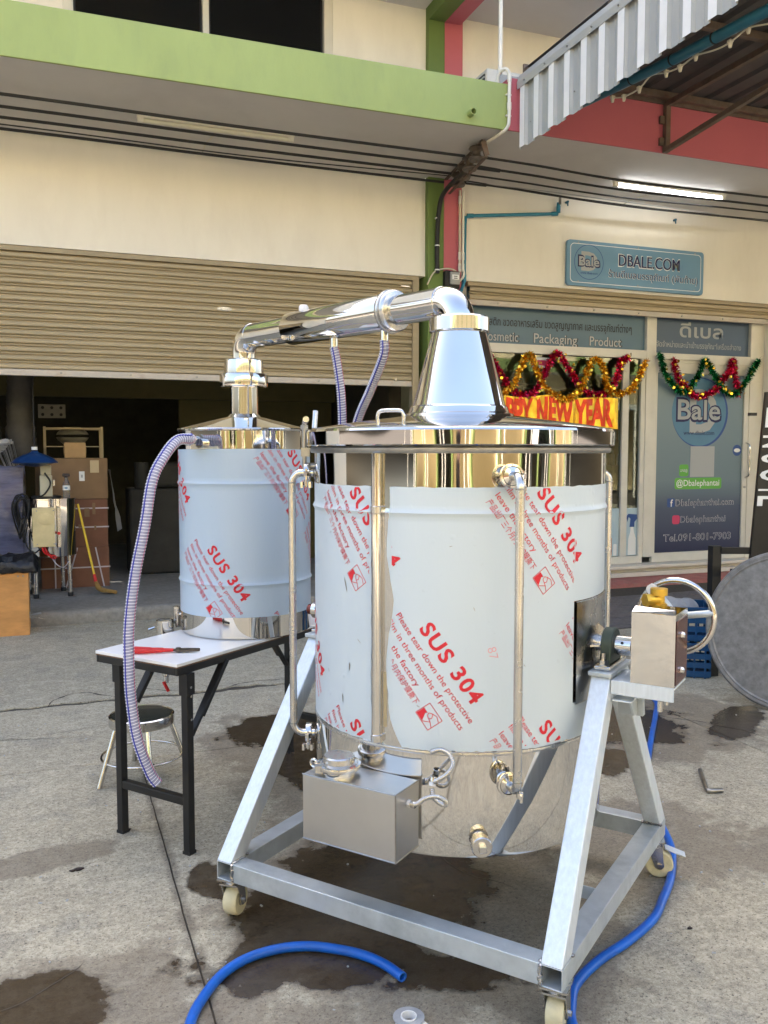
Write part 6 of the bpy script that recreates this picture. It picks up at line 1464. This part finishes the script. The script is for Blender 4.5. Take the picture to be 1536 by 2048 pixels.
MB().lathe([(0, .008), (DR - .045, .008), (DR - .035, .014), (DR - .030, .010), (DR - .012, .012), (DR, .004), (DR, -.038), (DR - .01, -.042), (0, -.042)], 96, DS_c, Rm).build('plate', 'disc_grey', DS, smooth=25)
MB().lathe([(DR + .0005, .003), (DR + .003, -.002), (DR + .003, -.034), (DR + .0005, -.040)], 96, DS_c, Rm).build('rim_band', 'disc_rim', DS, smooth=40)
SS = thing('sign_stand', 'black sign stand lettered in white down its board at the right edge', 'sign', (4.45, 4.62, 0))
def s_bar(a, b, w, h, n='bar', m='black_paint'): return MB().bar(a, b, w, h).build(n, m, SS, bev=.002)
# board faces the yard, lettered downwards; slim frame feet and side arm
fx = Vector((.935, -.355, 0)); fy = Vector((.355, .935, 0))
def sp(a, d, z): v = fx * a + fy * d; return (v.x, v.y, z)
bd = MB(); bd.add([sp(.052, 0, 1.95), sp(.50, 0, 1.95), sp(.44, 0, .60), sp(-.035, 0, .60), sp(.052, .03, 1.95), sp(.50, .03, 1.95), sp(.44, .03, .60), sp(-.035, .03, .60)], [(0, 1, 2, 3), (7, 6, 5, 4), (0, 4, 5, 1), (1, 5, 6, 2), (2, 6, 7, 3), (3, 7, 4, 0)])
bd.build('board', 'black_paint', SS)
s_bar(sp(-.25, .04, 0), sp(-.25, .04, .905), .075, .05, 'post'); s_bar(sp(-.212, .04, .872), sp(.01, .04, .872), .04, .045, 'arm'); s_bar(sp(-.212, .04, .45), sp(.0, .04, .45), .04, .045, 'arm'); s_bar(sp(.3, .04, 0), sp(.3, .04, .62), .06, .05, 'post'); s_bar(sp(-.07, .05, .0), sp(-.07, .05, .65), .05, .05, 'post')
MB().box(sp(-.10, -.02, .72), (.10, .09, .06), rad(-20.8)).build('clamp_box', 'black_paint', SS, bev=.004)
MB().box(sp(-.04, -.01, 1.80), (.05, .03, .02), rad(-20.8)).build('hook', 'black_paint', SS)
pg = MB(); pg.add([sp(.058, -.004, 1.845), sp(.30, -.004, 1.845), sp(.30, -.004, 1.712), sp(.050, -.004, 1.712)], [(3, 2, 1, 0)]); pg.build('notice', 'print_white', SS)
for ch, za, zb in (('N', 1.658, 1.577), ('U', 1.533, 1.472), ('O', 1.432, 1.350), ('T', 1.318, 1.262), ('E', 1.249, 1.181)):
    vf = shift(text(ch, .20, .02, 'LEFT', za - zb), 0, 0, rad(-90))
    y1 = max(p[1] for p in vf[0]); x0 = min(p[0] for p in vf[0])
    MB().flat(([(p[0] - x0 + .040 + (p[1] - y1 + za - 1.658) * .062, p[1] - y1 + za) for p in vf[0]], vf[1]), lambda a, b: sp(a, -.004, b)).build('lettering', 'print_white', SS, recalc=False)

# ------------------------------------------------------------------ behind the camera: what the polished steel mirrors
def skin(name, verts, edges, radii, m, parent, loc=None):
    me = bpy.data.meshes.new(name); me.from_pydata(verts, edges, []); o = bpy.data.objects.new(name, me); COL.objects.link(o)
    if parent: o.parent = parent
    md = o.modifiers.new('skin', 'SKIN'); md.use_smooth_shade = True
    sv = me.skin_vertices[0].data
    for i, r in enumerate(radii): sv[i].radius = r if hasattr(r, '__len__') else (r, r); sv[i].use_root = (i == 0)
    o.modifiers.new('round', 'SUBSURF').levels = 1; o.modifiers['round'].render_levels = 2
    me.materials.append(M(m)); return o
mat('skin_tone', (.42, .25, .17), .55, var=.05); mat('shirt_red', (.38, .02, .03), .8, var=.1, bump=.3, bscale=12); mat('trousers_dark', (.03, .035, .05), .85, var=.15); mat('hair_black', (.012, .011, .01), .5, var=.2)
PS = thing('person', 'person in a red shirt holding up a phone, mirrored small in the lid rim', 'person', (-.155, -.408, 0), rad(-20.79))
V = [(0, 0, .93), (0, 0, 1.10), (0, .0, 1.30), (0, .0, 1.42), (0, .02, 1.49), (0, .03, 1.56), (0, .02, 1.65),
     (.17, .0, 1.38), (.21, .10, 1.20), (.10, .33, 1.44), (.06, .37, 1.50), (-.17, .0, 1.38), (-.21, .10, 1.20), (-.10, .33, 1.44), (-.06, .37, 1.50),
     (.10, 0, .88), (.11, .01, .48), (.11, -.01, .08), (.11, .12, .045), (-.10, 0, .88), (-.11, .03, .48), (-.12, .0, .08), (-.12, .13, .045)]
E_ = [(0, 1), (1, 2), (2, 3), (3, 4), (4, 5), (5, 6), (3, 7), (7, 8), (8, 9), (9, 10), (3, 11), (11, 12), (12, 13), (13, 14), (0, 15), (15, 16), (16, 17), (17, 18), (0, 19), (19, 20), (20, 21), (21, 22)]
Rr = [(.15, .11), (.135, .10), (.155, .11), (.10, .08), .055, (.075, .092), (.07, .085), .055, .042, .028, .030, .055, .042, .028, .030, .085, .058, .042, (.042, .03), .085, .058, .042, (.042, .03)]
skin('body', V, E_, Rr, 'skin_tone', PS)
skin('shirt', V[0:4] + [V[7], (.20, .06, 1.26), V[11], (-.20, .06, 1.26)], [(0, 1), (1, 2), (2, 3), (3, 4), (4, 5), (3, 6), (6, 7)], [(.172, .128), (.155, .118), (.175, .128), (.112, .092), .070, .062, .070, .062], 'shirt_red', PS)
skin('trousers', [V[0]] + [V[15], V[16], (.11, -.005, .14)] + [V[19], V[20], (-.12, .005, .14)], [(0, 1), (1, 2), (2, 3), (0, 4), (4, 5), (5, 6)], [(.165, .122), .100, .074, .062, .100, .074, .062], 'trousers_dark', PS)
skin('hair', [(0, -.01, 1.60), (0, -.005, 1.69), (0, .03, 1.73)], [(0, 1), (1, 2)], [(.082, .085), (.086, .10), (.06, .07)], 'hair_black', PS)
ph = MB().box((0, -.012, 0), (.145, .008, .07)).build('phone', 'black_paint', None, bev=.003); ph.location = (-.006, -.016, 1.545); ph.rotation_euler = (0, 0, rad(-20.79)); tag(ph, 'dark phone held up by the person in the red shirt', 'phone')
CA = thing('parked_car', 'white parked car across the yard, mirrored in the lid rim', 'car', (6.2, -5.2, 0), rad(8))
side = [(-2.1, .35), (-2.12, .75), (-1.95, .95), (-1.2, 1.02), (-.55, 1.45), (.75, 1.48), (1.35, 1.02), (2.0, .92), (2.12, .70), (2.1, .35)]
def cf(a, b, d): return (a, d * (1 - .12 * max(0, b - 1.0) / .45), b)
MB().prism(side, -.84, .84, cf).build('body', 'ac_white', CA, bev=.05)
for s_ in (-1, 1):
    MB().prism([(-1.0, 1.04), (-.52, 1.39), (.70, 1.41), (1.15, 1.04)], .0, .006, lambda a, b, d, s_=s_: (a, s_ * (.843 - .105 * max(0, b - 1.0) / .45) + s_ * d, b)).build('window', 'glass_dark', CA)
    for x in (-1.3, 1.3):
        wh = MB().lathe([(0, -.1), (.24, -.1), (.31, -.09), (.32, 0), (.31, .09), (.24, .1), (0, .1)], 28, (x, s_ * .76, .32), Matrix.Rotation(rad(90), 3, 'X')).build('wheel', 'black_rubber', CA, smooth=40)
        MB().lathe([(0, -.108), (.20, -.106), (.2, .106), (0, .108)], 20, (x, s_ * .76, .32), Matrix.Rotation(rad(90), 3, 'X')).build('rim', 'steel_satin', wh, smooth=40)
    MB().box((-2.09, s_ * .6, .72), (.06, .32, .14)).build('headlight', 'print_white', CA, bev=.02); MB().box((2.09, s_ * .62, .76), (.06, .26, .16)).build('tail_light', 'red_grip', CA, bev=.02)
MB().add([(-1.16, -.70, 1.05), (-1.16, .70, 1.05), (-.60, .66, 1.40), (-.60, -.66, 1.40)], [(0, 1, 2, 3)]).build('windscreen', 'glass_dark', CA)
